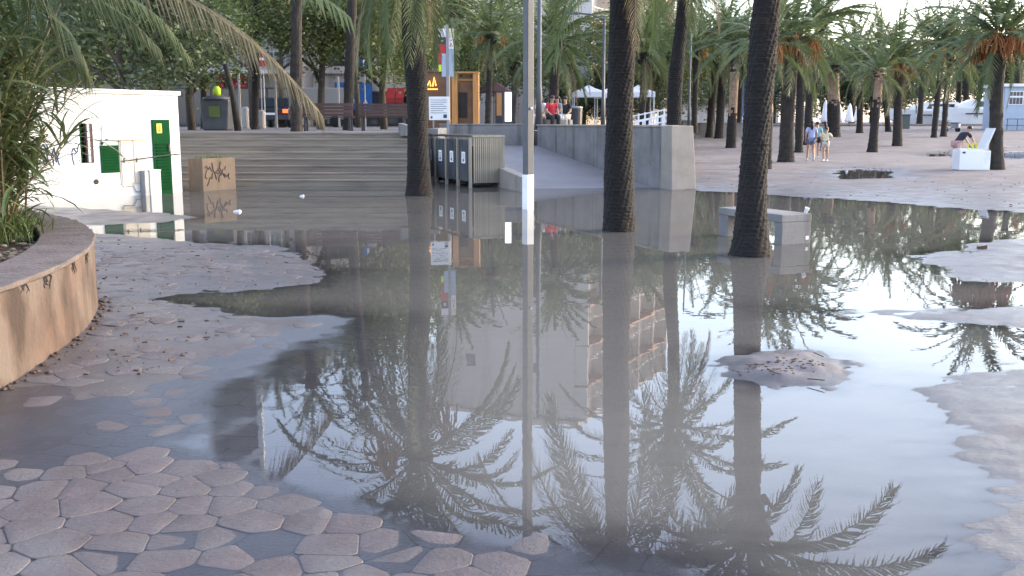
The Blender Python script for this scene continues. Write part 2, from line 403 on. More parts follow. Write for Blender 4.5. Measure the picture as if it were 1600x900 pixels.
tcols = np.concatenate([np.linspace(-3, -.66, 34)[:-1], np.linspace(-.66, .66, 380), np.linspace(.66, 3, 34)[1:]])
rows = np.concatenate([np.linspace(-12, 2.4, 16)[:-1], np.exp(np.linspace(math.log(3.9), math.log(47), 430)) - 1.5, np.exp(np.linspace(math.log(47), math.log(900), 60))[1:] - 1.5])
GX = tcols[None, :] * np.maximum(rows[:, None] + 1.5, 4.0); GY = np.repeat(rows[:, None], len(tcols), 1)
GZ = heights(GX, GY)
def grid_mesh(name, X, Y, Z, mt, keep=None, attr=None):
    nr, nc = X.shape
    idx = np.arange(nr * nc).reshape(nr, nc)
    q = np.stack([idx[:-1, :-1], idx[:-1, 1:], idx[1:, 1:], idx[1:, :-1]], -1).reshape(-1, 4)
    if keep is not None:
        kf = keep[:-1, :-1] | keep[:-1, 1:] | keep[1:, 1:] | keep[1:, :-1]; q = q[kf.reshape(-1)]
        used = np.unique(q); re = np.zeros(nr * nc, np.int64); re[used] = np.arange(len(used)); q = re[q]
    else: used = np.arange(nr * nc)
    co = np.stack([X.reshape(-1)[used], Y.reshape(-1)[used], Z.reshape(-1)[used]], -1)
    me = bpy.data.meshes.new(name)
    me.vertices.add(len(co)); me.vertices.foreach_set('co', co.reshape(-1))
    me.loops.add(q.size); me.loops.foreach_set('vertex_index', q.reshape(-1).astype(np.int32))
    me.polygons.add(len(q)); me.polygons.foreach_set('loop_start', np.arange(0, q.size, 4, dtype=np.int32))
    me.update(calc_edges=True); me.polygons.foreach_set('use_smooth', np.ones(len(q), bool))
    if attr is not None:
        a = me.attributes.new('depth', 'FLOAT', 'POINT'); a.data.foreach_set('value', attr.reshape(-1)[used].astype(np.float32))
    me.materials.append(mt)
    o = bpy.data.objects.new(name, me); COL.objects.link(o); return o
ground = struct(grid_mesh('ground', GX, GY, GZ, M['sand']))
ground['label'] = 'pale wet sand and silt around the flooded square'

# flood water: silty body that hides the bottom with depth, mirror surface by Fresnel
def water_mat():
    m = bpy.data.materials.new('flood_water'); m.use_nodes = True
    N, L = m.node_tree.nodes, m.node_tree.links; N.remove(N['Principled BSDF'])
    at = N.new('ShaderNodeAttribute'); at.attribute_name = 'depth'
    mu = N.new('ShaderNodeMath'); mu.operation = 'MULTIPLY'; mu.inputs[1].default_value = -1 / .040
    L.new(at.outputs['Fac'], mu.inputs[0])
    ex = N.new('ShaderNodeMath'); ex.operation = 'EXPONENT'; L.new(mu.outputs[0], ex.inputs[0])
    cl = N.new('ShaderNodeClamp'); L.new(ex.outputs[0], cl.inputs[0])
    g = N.new('ShaderNodeNewGeometry')
    nz = N.new('ShaderNodeTexNoise'); nz.inputs['Scale'].default_value = .5; nz.inputs['Detail'].default_value = 5; L.new(g.outputs['Position'], nz.inputs[0])
    rp = N.new('ShaderNodeValToRGB'); rp.color_ramp.elements[0].color = (.132, .125, .110, 1); rp.color_ramp.elements[1].color = (.168, .159, .142, 1)
    L.new(nz.outputs[0], rp.inputs[0])
    df = N.new('ShaderNodeBsdfDiffuse'); L.new(rp.outputs[0], df.inputs[0])
    tr = N.new('ShaderNodeBsdfTransparent'); tr.inputs[0].default_value = (1, 1, 1, 1)
    mx = N.new('ShaderNodeMixShader'); L.new(cl.outputs[0], mx.inputs[0]); L.new(df.outputs[0], mx.inputs[1]); L.new(tr.outputs[0], mx.inputs[2])
    gl = N.new('ShaderNodeBsdfGlossy'); gl.inputs['Roughness'].default_value = .0
    m5 = N.new('ShaderNodeMath'); m5.operation = 'MULTIPLY'; m5.inputs[1].default_value = -1 / .0020; L.new(at.outputs['Fac'], m5.inputs[0])
    e5 = N.new('ShaderNodeMath'); e5.operation = 'EXPONENT'; L.new(m5.outputs[0], e5.inputs[0])
    q5 = N.new('ShaderNodeMath'); q5.operation = 'MULTIPLY'; q5.inputs[1].default_value = .34; q5.use_clamp = True; L.new(e5.outputs[0], q5.inputs[0])
    c5 = N.new('ShaderNodeClamp'); c5.inputs[2].default_value = .34; L.new(q5.outputs[0], c5.inputs[0]); L.new(c5.outputs[0], gl.inputs['Roughness'])
    fr = N.new('ShaderNodeFresnel'); fr.inputs['IOR'].default_value = 1.36
    m2 = N.new('ShaderNodeMixShader'); L.new(fr.outputs[0], m2.inputs[0]); L.new(mx.outputs[0], m2.inputs[1]); L.new(gl.outputs[0], m2.inputs[2])
    w1 = N.new('ShaderNodeTexNoise'); w1.inputs['Scale'].default_value = 2.2; w1.inputs['Detail'].default_value = 3
    L.new(g.outputs['Position'], w1.inputs[0])
    bp = N.new('ShaderNodeBump'); bp.inputs['Strength'].default_value = .06; bp.inputs['Distance'].default_value = .012
    L.new(w1.outputs[0], bp.inputs['Height']); L.new(bp.outputs[0], gl.inputs['Normal']); L.new(bp.outputs[0], fr.inputs['Normal'])
    L.new(m2.outputs[0], N['Material Output'].inputs[0])
    return m
M['water'] = water_mat()
PAVED = smooth(-.4, .4, sdist(GX, GY, SHALLOW))
water = struct(grid_mesh('flood_water', GX, GY, np.zeros_like(GX), M['water'], keep=(GZ < .012) & (GY < 70) & (np.abs(GX) < 60), attr=-(GZ + .0062 * PAVED)))
water['label'] = 'still grey flood water mirroring palms and sky'
#PART2
# ------------------------------------------------------------------ stamped paving: each stone its own piece
def clip_half(poly, mx, my, nx, ny):
    out = []
    for i in range(len(poly)):
        a, b = poly[i], poly[(i + 1) % len(poly)]
        da = (a[0] - mx) * nx + (a[1] - my) * ny; db = (b[0] - mx) * nx + (b[1] - my) * ny
        if da <= 0: out.append(a)
        if (da < 0 < db) or (db < 0 < da):
            t = da / (da - db); out.append((a[0] + (b[0] - a[0]) * t, a[1] + (b[1] - a[1]) * t))
    return out
PAVE = wpoly([(-260, 960), (-200, 640), (0, 612), (150, 500), (150, 380), (330, 378), (470, 400), (560, 450), (700, 520), (740, 620), (860, 740), (1040, 820), (1190, 960)])
PC = np.array([-11.4, 6.44]); PR = 8.1
ST = .222
pts = {}
for j in range(0, 72):
    for i in range(-42, 28):
        pts[(i, j)] = ((i + .5 * (j % 2) + rnd.uniform(-.37, .37)) * ST, 2.6 + (j + rnd.uniform(-.36, .36)) * ST * .88)
keys = list(pts); arr = np.array([pts[k] for k in keys])
inp = (sdist(arr[:, 0], arr[:, 1], PAVE) > 0) & (np.hypot(arr[:, 0] - PC[0], arr[:, 1] - PC[1]) > PR + .12)
hz = heights(arr[:, 0], arr[:, 1], False)
inp &= hz > -.04
stone_list = []
for k, ok, h0 in zip(keys, inp, hz):
    if not ok: continue
    x, y = pts[k]; poly = [(x - .5, y - .5), (x + .5, y - .5), (x + .5, y + .5), (x - .5, y + .5)]
    for di in range(-2, 3):
        for dj in range(-2, 3):
            q = pts.get((k[0] + di, k[1] + dj))
            if q is None or (di == 0 and dj == 0): continue
            nx, ny = q[0] - x, q[1] - y; l = math.hypot(nx, ny)
            poly = clip_half(poly, (x + q[0]) / 2 - nx / l * .0017, (y + q[1]) / 2 - ny / l * .0017, nx / l, ny / l)
    if len(poly) < 4: continue
    p2 = []                                   # soften the corners
    for i in range(len(poly)):
        a, b = poly[i], poly[(i + 1) % len(poly)]
        p2 += [(a[0] * .88 + b[0] * .12, a[1] * .88 + b[1] * .12), (a[0] * .12 + b[0] * .88, a[1] * .12 + b[1] * .88)]
    stone_list.append((x, y, p2))
stone_list.sort(key=lambda s: s[1] + abs(s[0]) * .25)
silt = MB()
cen = np.array([(q[0], q[1]) for q in stone_list]); cover_all = smooth(-.5, .7, sdist(cen[:, 0], cen[:, 1], BARE))
film_c = smooth(-.4, .1, sdist(cen[:, 0], cen[:, 1], FILM))
lens = [len(q[2]) for q in stone_list]; allP = np.concatenate([np.array(q[2]) for q in stone_list]); rep = np.repeat(cen, lens, 0)
allI = rep + (allP - rep) * .955
hP = heights(allP[:, 0], allP[:, 1], False); hI = heights(allI[:, 0], allI[:, 1], False); hC = heights(cen[:, 0], cen[:, 1], False); k0 = 0
for n, (x, y, poly) in enumerate(stone_list):
    k = len(poly); P = allP[k0:k0 + k]; ins = allI[k0:k0 + k]; h1 = hP[k0:k0 + k]; h2 = hI[k0:k0 + k]; hc = hC[n]; k0 += k
    fl = film_c[n]; h1 = h1 * (1 - fl) + hc * fl; h2 = h2 * (1 - fl) + hc * fl
    cover = cover_all[n]
    lift = (.0062 + rnd.uniform(-.0022, .0022)) * (1 - cover) + cover * rnd.uniform(-.006, .0035)
    tx, ty = rnd.uniform(-.006, .006), rnd.uniform(-.006, .006)
    vs = [(P[i, 0], P[i, 1], h1[i] - .03) for i in range(k)]
    vs += [(P[i, 0], P[i, 1], h1[i] + lift - .0009 + (P[i, 0] - x) * tx + (P[i, 1] - y) * ty) for i in range(k)]
    vs += [(ins[i, 0], ins[i, 1], h2[i] + lift + (ins[i, 0] - x) * tx + (ins[i, 1] - y) * ty) for i in range(k)]
    vs += [(x, y, hc + lift + .001)]
    fs = []
    for i in range(k):
        j = (i + 1) % k
        fs += [(i, j, k + j, k + i), (k + i, k + j, 2 * k + j, 2 * k + i), (2 * k + i, 2 * k + j, 3 * k)]
    if n < 300:
        m = MB(); m.add([(a - x, b - y, c) for a, b, c in vs], fs)
        o = m.build('paving_stone', M['stone'], ground, True); o.location = (x, y, 0)
    else: silt.add(vs, fs)
so = stuff(silt.build('distant_paving_stones', M['stone'], ground, True))

# ------------------------------------------------------------------ terrace, steps, ramp, walls
TZ = 1.4
ST_Y0, ST_N, ST_T = 27.4, 8, .30
STX0, STX1 = -13.5, -2.45
st_back = ST_Y0 + ST_N * ST_T
C0 = Vector((4.0, 26.0)); C1 = Vector((.83, 34.0))           # long wall beside the ramp
wd = (C1 - C0).normalized(); wnrm = Vector((-wd.y, wd.x))      # normal looking left
if wnrm.x > 0: wnrm = -wnrm
BACKY = 34.2
tp = [(-60, st_back - .02), (STX1, st_back - .02), (STX1, BACKY + .2), (C1.x + .3, BACKY + .2), (C0.x + .55, C0.y + .3), (12.6, 76), (17.6, 77), (22, 103.5), (60, 109), (160, 124), (300, 300), (-200, 300), (-200, st_back - .02)]
t = MB(); t.prism(tp, -.3, TZ); terrace = struct(t.build('terrace', M['terrace']))
terrace['label'] = 'raised grey terrace behind the steps and walls'

stairs = thing('stairs', 'wide flight of weathered stone steps rising from the water to the terrace', 'stairs', (STX0, ST_Y0, 0))
rise = TZ / ST_N
for i in range(ST_N):
    m = MB(); W = STX1 - STX0
    y0 = i * ST_T; z1 = (i + 1) * rise; z0 = i * rise - .02 if i else -.25
    m.lo(0, W, y0, y0 + ST_T + .05, z0, z1 - .05)
    m.lo(0, W, y0 - .022, y0 + ST_T + .0, z1 - .05, z1)
    o = m.build('step', M['step'], stairs, bevel=.006)
cw = thing('stair_cheek_wall', 'low sloping concrete kerb at the right end of the steps top', 'wall', (STX1 + .001, st_back - .7, 0))
m = MB(); m.prism([(-.75, .1), (.02, .1), (.02, 1.1), (-.75, 1.1)], TZ - .1, [TZ + .26, TZ + .06, TZ + .06, TZ + .26]); m.build('kerb_block', M['concrete'], cw, bevel=.01)

def wall_strip(name, label, a, b, th, z0, z1, mt, cap=.0, capmat=None, n=1):
    a = Vector(a); b = Vector(b); d = (b - a); L = d.length
    o = thing(name, label, 'wall', (a.x, a.y, 0), math.atan2(d.y, d.x))
    m = MB(); m.lo(0, L, 0, th, z0, z1); m.build('wall_body', mt, o, bevel=.012)
    if cap: m = MB(); m.lo(-.02, L + .02, -.025, th + .025, z1, z1 + cap); m.build('coping', capmat or mt, o, bevel=.01)
    return o
# wall behind the bins, closing the top of the ramp
bw = wall_strip('retaining_wall', 'grey concrete retaining wall behind the bins at the head of the ramp', (-2.4, BACKY), (C1.x - .1, BACKY), .3, -.2, 1.58, M['concrete'], .05)
# long wall, with its broad end pier
lw = thing('ramp_wall', 'long grey concrete wall running back along the right side of the ramp', 'wall', (C0.x, C0.y, 0), math.atan2(wd.y, wd.x))
Lw = (C1 - C0).length
# local +x along wall away from camera, local -y to the right
m = MB(); m.lo(.5, Lw, -.5, 0, -.25, 1.56); m.build('wall_body', M['concrete'], lw, bevel=.015)
m = MB(); m.lo(.5, Lw + .02, -.53, .03, 1.56, 1.61); m.build('coping', M['concrete_warm'], lw, bevel=.01)
m = MB(); m.prism([(-.02, -.62), (.5, -.62), (.5, .012), (-.02, .012)], -.25, 1.6)
m.v = [((x - (.10 if x < .2 else 0) * (1 - (z + .25) / 1.85), y - (.10 if y < -.3 else 0) * (1 - (z + .25) / 1.85), z)) for x, y, z in m.v]
m.build('end_pier', M['concrete_warm'], lw, bevel=.02)
m = MB()
for q in range(5): m.tube([(1.0 + q * .02, .004, .55 + .03 * q), (1.02 + q * .02, .004, .6 + .02 * q)], .006, 4)
m.build('paint_mark', M['graf_black'], lw)

for xx in (2.4, 4.4, 6.4): MB().lo(xx - .008, xx + .008, .0005, .003, -.1, 1.555).build('formwork_joint', M['dark_metal'], lw)
# ramp: ruled surface from the flood to the landing behind the bins
nA, nB = 24, 8
A0, A1 = Vector((.42, 25.35)), Vector((-2.1, 34.15)); vs = []; fs = []
for i in range(nA + 1):
    tt = i / nA; L0 = A0.lerp(A1, tt); R0 = C0.lerp(C1, tt) + wnrm * .004
    z = .92 * max(0, (tt - .10) / .90) ** 1.05 - (.06 if tt < .1 else 0) + .0
    for j in range(nB + 1):
        p = L0.lerp(R0, j / nB); vs.append((p.x, p.y, z))
for i in range(nA):
    for j in range(nB):
        b = i * (nB + 1) + j; fs.append((b, b + 1, b + nB + 2, b + nB + 1))
m = MB(); m.add(vs, fs); ramp = struct(m.build('ramp', M['ramp'], None, True)); ramp['label'] = 'pale concrete ramp climbing from the water to the terrace'
kb = thing('ramp_kerb', 'low wedge of concrete kerb at the left foot of the ramp beside the lamp post', 'kerb', (A0.x, A0.y, 0))
kd = (A1 - A0).normalized(); kp = Vector((-kd.y, kd.x))
q0 = Vector((0, 0)) - kd * .25; q1 = kd * 3.6
m = MB(); m.prism([q0, q1, q1 + kp * .26, q0 + kp * .26], -.2, [.36, .62, .62, .36]); m.build('kerb_block', M['concrete_warm'], kb, bevel=.015)
sw = wall_strip('landing_wall', 'grey side wall between the steps and the ramp landing, behind the bins', (-2.40, BACKY - .01), (-2.40, 29.4), .3, -.2, 1.5, M['concrete'], .0)

# far low wall with a pale pedestal on the beach
bwl = thing('beach_wall', 'low ochre wall edging the terrace behind the far palms', 'wall', (12.7, 75.6, 0), math.atan2(8, 47))
m = MB(); m.lo(0, 5.2, 0, .35, .2, 1.52); m.build('wall_body', M['concrete_warm'], bwl)
m = MB(); m.lo(-.05, 5.25, -.06, .41, 1.52, 1.62); m.build('coping', M['concrete'], bwl)
pd = thing('pedestal', 'pale stepped concrete pedestal at the corner of the low beach wall', 'pedestal', (12.6, 74.4, 0))
m = MB(); m.lo(-.45, .45, -.45, .45, .2, 1.7); m.build('shaft', M['concrete_warm'], pd, bevel=.02)
m = MB(); m.lo(-.8, .8, -.8, .8, .1, .72); m.build('plinth', M['concrete_warm'], pd, bevel=.02)
m = MB(); m.lo(-.55, .55, -.55, .55, 1.7, 1.8); m.build('cap', M['concrete_warm'], pd, bevel=.01)
pk = thing('promenade_kerb', 'long low grey kerb wall beyond the sand under the closed parasols', 'kerb', (21.5, 102.6, 0), math.atan2(9, 60))
m = MB(); m.lo(0, 95, 0, .5, .6, 1.36); m.build('kerb_wall', M['concrete'], pk)
m = MB(); m.lo(0, 95, -.05, .55, 1.36, 1.46); m.build('coping', M['concrete_warm'], pk)

# ------------------------------------------------------------------ round planter on the left
pl = thing('round_planter', 'round ochre stained planter wall with worn cap at the left edge', 'planter', (PC[0], PC[1], 0))
def ring(r0, r1, z0, z1, jag, a0=-1.0, a1=1.7, n=260):
    vs = []; fs = []
    for i in range(n + 1):
        a = a0 + (a1 - a0) * i / n
        j = [rnd.gauss(0, jag) for _ in range(4)]
        for r, z, k in ((r0, z0, 0), (r1, z0, 1), (r1, z1, 2), (r0, z1, 3)):
            vs.append((math.cos(a) * (r + j[k]), math.sin(a) * (r + j[k]), z + j[k] * .6))
    for i in range(n):
        for k in range(4):
            fs.append((i * 4 + k, i * 4 + (k + 1) % 4, i * 4 + 4 + (k + 1) % 4, i * 4 + 4 + k))
    fs += [(3, 2, 1, 0), (n * 4, n * 4 + 1, n * 4 + 2, n * 4 + 3)]
    m = MB(); m.add(vs, fs); return m
ring(PR - .42, PR, -.2, .61, .002).build('planter_wall', M['planter'], pl, bevel=.02)
ring(PR - .47, PR + .012, .61, .65, .006).build('cap', M['planter_cap'], pl, bevel=.012)
vs = []; fs = []; n = 90
for j in range(13):
    r = (PR - .44) * j / 12
    for i in range(n):
        a = 2 * math.pi * i / n; vs.append((math.cos(a) * r, math.sin(a) * r, .53 + (.06 * math.sin(i * 1.7 + j) + rnd.uniform(-.03, .03)) * (1 if j < 12 else .3) + .12 * (1 - j / 12)))
for j in range(12):
    for i in range(n): fs.append((j * n + i, j * n + (i + 1) % n, (j + 1) * n + (i + 1) % n, (j + 1) * n + i))
m = MB(); m.add(vs, fs); m.build('soil', M['soil'], pl, True)
# chips and cracks in the rim
for a, s in ((.10, 1), (.05, .7), (.19, .8), (.26, .7)):
    p0 = Vector((math.cos(a), math.sin(a), 0)) * (PR + .003) + Vector((0, 0, .615)); tng = Vector((-math.sin(a), math.cos(a), 0))
    m = MB()
    for b in range(4):
        q = p0 + tng * rnd.uniform(-.07, .07) * s; pth = [q]
        for _ in range(3): q = q + tng * rnd.uniform(-.06, .06) * s + Vector((0, 0, -rnd.uniform(.01, .05) * s)); pth.append(q)
        m.tube(pth, [.007 * s, .006 * s, .005 * s, .002], 4)
    m.build('crack', M['dark'], pl)

# crumbled joint and small rubble at the foot of the wall
m = MB()
for i in range(120):
    a = rnd.uniform(-.25, .45); r = PR + abs(rnd.gauss(.0, .05)) + .01; s = rnd.uniform(.006, .022)
    x, y = math.cos(a) * r, math.sin(a) * r
    m.ball((x, y, gz(x + PC[0], y + PC[1]) + s * .3), (s * 1.4, s, s * .7), 5, 4)
rub = stuff(m.build('rubble', M['soil'])); rub.location = (PC[0], PC[1], 0); rub['label'] = 'crumbs of dirt along the foot of the round planter'; rub['category'] = 'dirt'
m = MB()
for i in range(420):
    a = rnd.uniform(.1, .75); r = rnd.uniform(PR - 1.6, PR - .5); s = rnd.uniform(.012, .035)
    m.ball((math.cos(a) * r, math.sin(a) * r, .55 + rnd.uniform(.0, .05)), (s * 1.3, s, s * .6), 5, 4)
o = stuff(m.build('bark_chips', M['reed_stem'], pl, True))

# twigs and silt crumbs on the mound and the tongue
m = MB()
mc = MOUND.mean(0)
for i in range(110):
    c_ = rnd.choice(((-.25, -.12), (.05, .05), (.1, -.02), (-.1, -.18))); x = mc[0] + c_[0] + rnd.gauss(0, .09); y = mc[1] + c_[1] + rnd.gauss(0, .06)
    if sdist(np.array([x]), np.array([y]), MOUND)[0] < .03: continue
    s = rnd.uniform(.003, .009); m.ball((x, y, gz(x, y) + s * .2), (s * rnd.uniform(1, 2.4), s, s * .6), 5, 4)
for i in range(9):
    x = mc[0] + rnd.gauss(0, .3); y = mc[1] + rnd.gauss(-.1, .2); a = rnd.uniform(0, 6); l = rnd.uniform(.04, .14)
    if sdist(np.array([x]), np.array([y]), MOUND)[0] < .05: continue
    m.tube([(x, y, gz(x, y) + .012), (x + l * math.cos(a), y + l * math.sin(a), gz(x, y) + rnd.uniform(.01, .03))], .004, 4)
o = stuff(m.build('mound_litter', M['soil'])); o['label'] = 'dark crumbs and twigs scattered on the sand mound in the water'; o['category'] = 'litter'
m = MB()
for i in range(300):
    px, py = rnd.uniform(120, 560), rnd.uniform(365, 640); p = at_z(px, py)
    if gz(p.x, p.y) < .006 or math.hypot(p.x - PC[0], p.y - PC[1]) < PR + .05: continue
    s = rnd.uniform(.004, .012); a = rnd.uniform(0, 6)
    m.box((p.x, p.y, gz(p.x, p.y) + s * .5), (s * rnd.uniform(2, 6), s * 1.5, s), a)
o = stuff(m.build('leaf_litter', M['soil'])); o['label'] = 'small dark leaf litter on the silted paving left of the water'; o['category'] = 'litter'
m = MB()
for i in range(260):
    px, py = rnd.uniform(1100, 1640), rnd.uniform(205, 345); p = at_z(px, py)
    g_ = gz(p.x, p.y)
    if g_ < .004 or p.y > 55: continue
    s = rnd.uniform(.006, .016); m.box((p.x, p.y, g_ + s * .3), (s * rnd.uniform(2, 6), s * 1.5, s), rnd.uniform(0, 6))
for (x0, x1, y0, y1, nn) in ((1306, 1392, 267, 277, 60), (1455, 1502, 238, 246, 40), (1556, 1620, 236, 249, 60)):
    for i in range(nn):
        p = at_z(rnd.uniform(x0, x1), rnd.choice((y0, y1)) + rnd.gauss(0, 1.6)); s = rnd.uniform(.012, .03)
        m.box((p.x, p.y, max(gz(p.x, p.y), 0) + s * .2), (s * rnd.uniform(2, 5), s * 1.6, s), rnd.uniform(0, 6))
o = stuff(m.build('beach_debris', M['soil'])); o['label'] = 'dark wrack and scraps around the puddles on the far sand'; o['category'] = 'debris'

# ------------------------------------------------------------------ white hut
HL, HR = at_z(66, 316.5), at_z(285, 300)
hu = (HR - HL); hu.z = 0; hu.normalize(); hn = Vector((hu.y, -hu.x, 0))          # outward normal
HLEN = 5.0; HO = HR - hu * HLEN
hut = thing('white_hut', 'low white rendered utility hut with green door standing in the flood', 'hut', (HO.x, HO.y, 0), math.atan2(hu.y, hu.x))
def huv(px, py):                      # picture point -> (u, z) on the hut's face
    d = ray(px, py); t = (HO - Vector((0, 0, CAM_H))).dot(hn) / d.dot(hn)
    p = Vector((0, 0, CAM_H)) + d * t
    return (p - HO).dot(hu), p.z
def hrect(x0, y0, x1, y1):
    a = huv(x0, (y0 + y1) / 2)[0]; b = huv(x1, (y0 + y1) / 2)[0]; zt = huv((x0 + x1) / 2, y0)[1]; zb = huv((x0 + x1) / 2, y1)[1]
    return a, b, zb, zt
wu0, wu1, wz0, wz1 = hrect(125, 193, 146, 255)
HH = 2.32
m = MB(); m.lo(0, wu0, 0, 2.6, -.25, HH); m.lo(wu1, HLEN, 0, 2.6, -.25, HH); m.lo(wu0, wu1, .35, 2.6, -.25, HH); m.lo(wu0, wu1, 0, .35, -.25, wz0); m.lo(wu0, wu1, 0, .35, wz1, HH)
m.build('wall', M['white'], hut)
m = MB(); m.lo(-.05, HLEN + .05, -.06, 2.66, HH, HH + .10); m.build('roof', M['white'], hut, bevel=.01)
o = MB().lo(wu0 + .002, wu1 - .002, .30, .345, wz0, wz1).build('window', M['dark'], hut)
MB().lo(wu1 - .17, wu1 - .004, .02, .06, wz0 + .01, wz1 - .01).build('shutter', M['maroon'], o)
MB().lo(wu1 - .14, wu1 - .09, .0, .02, wz0 + .02, wz1 - .02).build('frame', M['white_paint'], o)
MB().lo(wu0, wu0 + .04, .0, .3, wz0 + .01, wz1 - .01).build('jamb', M['green2'], o)
a, b, z0, z1 = hrect(239, 187, 266, 302)
d = MB().lo(a, b, -.035, .0, -.1, z1).build('door', M['green'], hut, bevel=.006)
m = MB(); zz = .12
while zz < z1 - .55:
    m.box(((a + b) / 2, -.045, zz), (b - a - .14, .022, .03)); zz += .075
m.build('louvre', M['green2'], d)
MB().lo(b - .09, b - .05, -.075, -.035, 1.0, 1.16).build('handle', M['dark_metal'], d)
a2, b2, y0_, y1_ = hrect(243, 193, 251, 208); MB().lo(a2, b2, -.041, -.036, y0_, y1_).build('warning_plate', M['yellow'], d)
m = MB(); mw = (a2 + b2) / 2; m.prism([(mw - .03, -.044), (mw + .03, -.044), (mw + .03, -.0415), (mw - .03, -.0415)], y0_ + .05, y0_ + .08); m.prism([(mw - .01, -.044), (mw + .01, -.044), (mw + .01, -.0415), (mw - .01, -.0415)], y0_ + .09, y1_ - .05); m.build('warning_symbol', M['dark'], d)
a, b, z0, z1 = hrect(157, 227, 185, 270)
h = MB().lo(a, b, -.03, .0, z0, z1).build('hatch', M['green'], hut, bevel=.005)
m = MB()
for i in range(8): m.box(((a + b) / 2, -.036, z0 + .08 + i * (z1 - z0 - .16) / 7), (b - a - .1, .014, .02))
m.build('louvre', M['green2'], h)
a, b, z0, z1 = hrect(187, 217, 228, 288)
c_ = MB().lo(a, b, -.02, .0, z0, z1).build('cabinet', M['cabinet'], hut, bevel=.004)
mid = (a + b) / 2
for k, (u0, u1) in enumerate(((a + .03, mid - .012), (mid + .012, b - .03))):
    o = MB().lo(u0, u1, -.034, -.02, z0 + .03, z1 - .03).build('cabinet_door', M['cabinet'], c_, bevel=.004)
    MB().lo(u0 + .05, u0 + .075, -.05, -.034, (z0 + z1) / 2 - .02, (z0 + z1) / 2 + .09).build('latch', M['dark_metal'], c_)
a3, b3, q0, q1 = hrect(165, 215, 228, 218); MB().lo(a3, b3, -.07, .0, q0 - .01, q0 + .03).build('ledge', M['grey_metal'], hut)
p0, p1 = huv(187, 252), huv(274, 241)
MB().tube([(p0[0], -.07, p0[1]), (p1[0] - .15, -.07, p1[1])], .014, 6).build('locking_bar', M['dark_metal'], hut)
MB().tube([(p1[0] - .1, -.06, p1[1]), (p1[0] + .08, -.06, p1[1])], .016, 6).build('locking_bar', M['dark_metal'], hut)
m = MB(); pth = [huv(*q) for q in ((188, 287), (192, 292), (200, 291), (207, 290), (212, 300), (219, 298), (219, 285))]
m.tube([(u, -.03, z) for u, z in pth], .012, 6); m.build('cable', M['grey_metal'], hut)
m = MB(); pth = [huv(*q) for q in ((158, 196), (158, 257), (160, 258))]; m.tube([(u, -.02, z) for u, z in pth], .011, 6); m.build('conduit', M['grey_metal'], hut)
u, z = huv(158, 224); MB().ball((u, -.03, z), .035, 8, 6).build('junction_knob', M['dark'], hut)
u, z = huv(150, 284); MB().lathe([(.06, 0), (.06, .02), (.03, .02)], 12).build('vent_hole', M['dark'], hut).matrix_local = Matrix.Translation((u, -.004, z)) @ Matrix.Rotation(R(90), 4, 'X')
a, b, z0, z1 = hrect(64, 212, 70, 221); MB().lo(a, b, -.02, 0, z0, z1).build('wall_plate', M['bench_wood'], hut)
def scribble(strokes, f, mt, parent, r=.012, off=-.006):
    m = MB()
    for s in strokes: m.tube([(lambda c: (c[0], off, c[1]))(f(*q)) for q in s], r, 5)
    return m.build('graffiti', mt, parent)
scribble([[(60, 238), (64, 230), (68, 226), (72, 234), (74, 246), (77, 258)], [(62, 242), (68, 243), (72, 250), (73, 259)], [(66, 245), (68, 252), (70, 258)], [(73, 226), (75, 236), (76, 242), (80, 243), (83, 236), (84, 230), (86, 242), (88, 254)], [(80, 244), (83, 250), (84, 259)],
          [(86, 240), (90, 246), (92, 238)], [(89, 246), (92, 256), (93, 258)]], huv, M['graf_blue'], hut, .016)
scribble([[(112, 238), (114, 232), (120, 231), (121, 237), (116, 241), (112, 239), (113, 248), (116, 258)], [(115, 232), (119, 238)], [(121, 233), (123, 226), (124, 224)], [(123, 250), (124, 252)]], huv, M['graf_blue'], hut, .012)
a, b, z0, z1 = hrect(233, 265, 256, 304)
ub = thing('utility_box', 'small white box with a grey pipe standing against the green door', 'box', tuple(HO + hu * ((a + b) / 2 - .26) + hn * .12), math.atan2(hu.y, hu.x))
w_ = b - a - .02
MB().lo(-w_ / 2 + .10, w_ / 2, -.1, .1, -.15, z1 - .02).build('body', M['white_paint'], ub, bevel=.01)
MB().lo(-w_ / 2 + .09, w_ / 2 + .01, -.11, .11, z1 - .02, z1 + .01).build('lid', M['white_paint'], ub, bevel=.006)
MB().lo(-w_ / 2 - .04, -w_ / 2 + .085, -.08, .08, -.15, z1).build('pipe_duct', M['grey_metal'], ub, bevel=.01)

# ------------------------------------------------------------------ tan planter box with tag
bc = at_z(318, 299); BL, BW, BH = 1.1, .50, .80
pb = thing('planter_box', 'square tan concrete planter box with dark scrawled tag by the steps', 'planter', (bc.x, bc.y, 0), math.atan2(hu.y, hu.x))
m = MB(); th = .09
m.lo(0, BL, 0, th, -.2, BH); m.lo(0, BL, BW - th, BW, -.2, BH); m.lo(0, th, th, BW - th, -.2, BH); m.lo(BL - th, BL, th, BW - th, -.2, BH)
m.build('box_wall', M['tan_box'], pb, bevel=.012)
MB().lo(th, BL - th, th, BW - th, .3, BH - .08).build('soil', M['soil'], pb)
m = MB()
for i in range(420):
    x, y = rnd.uniform(th, BL - th), rnd.uniform(th, BW - th); a = rnd.uniform(0, 6.28); l = rnd.uniform(.06, .22); w = .008
    dx, dy = math.cos(a), math.sin(a); z = BH - .09
    m.add([(x - dy * w, y + dx * w, z), (x + dy * w, y - dx * w, z), (x + dx * l * .35, y + dy * l * .35, z + l)], [(0, 1, 2)])
stuff(m.build('grass', M['grass'], pb))
def bfu(px, py): return ((px - 318) / 42 * BL, BH - (py - 247) / 50.0 * BH)
rs = random.Random(3)
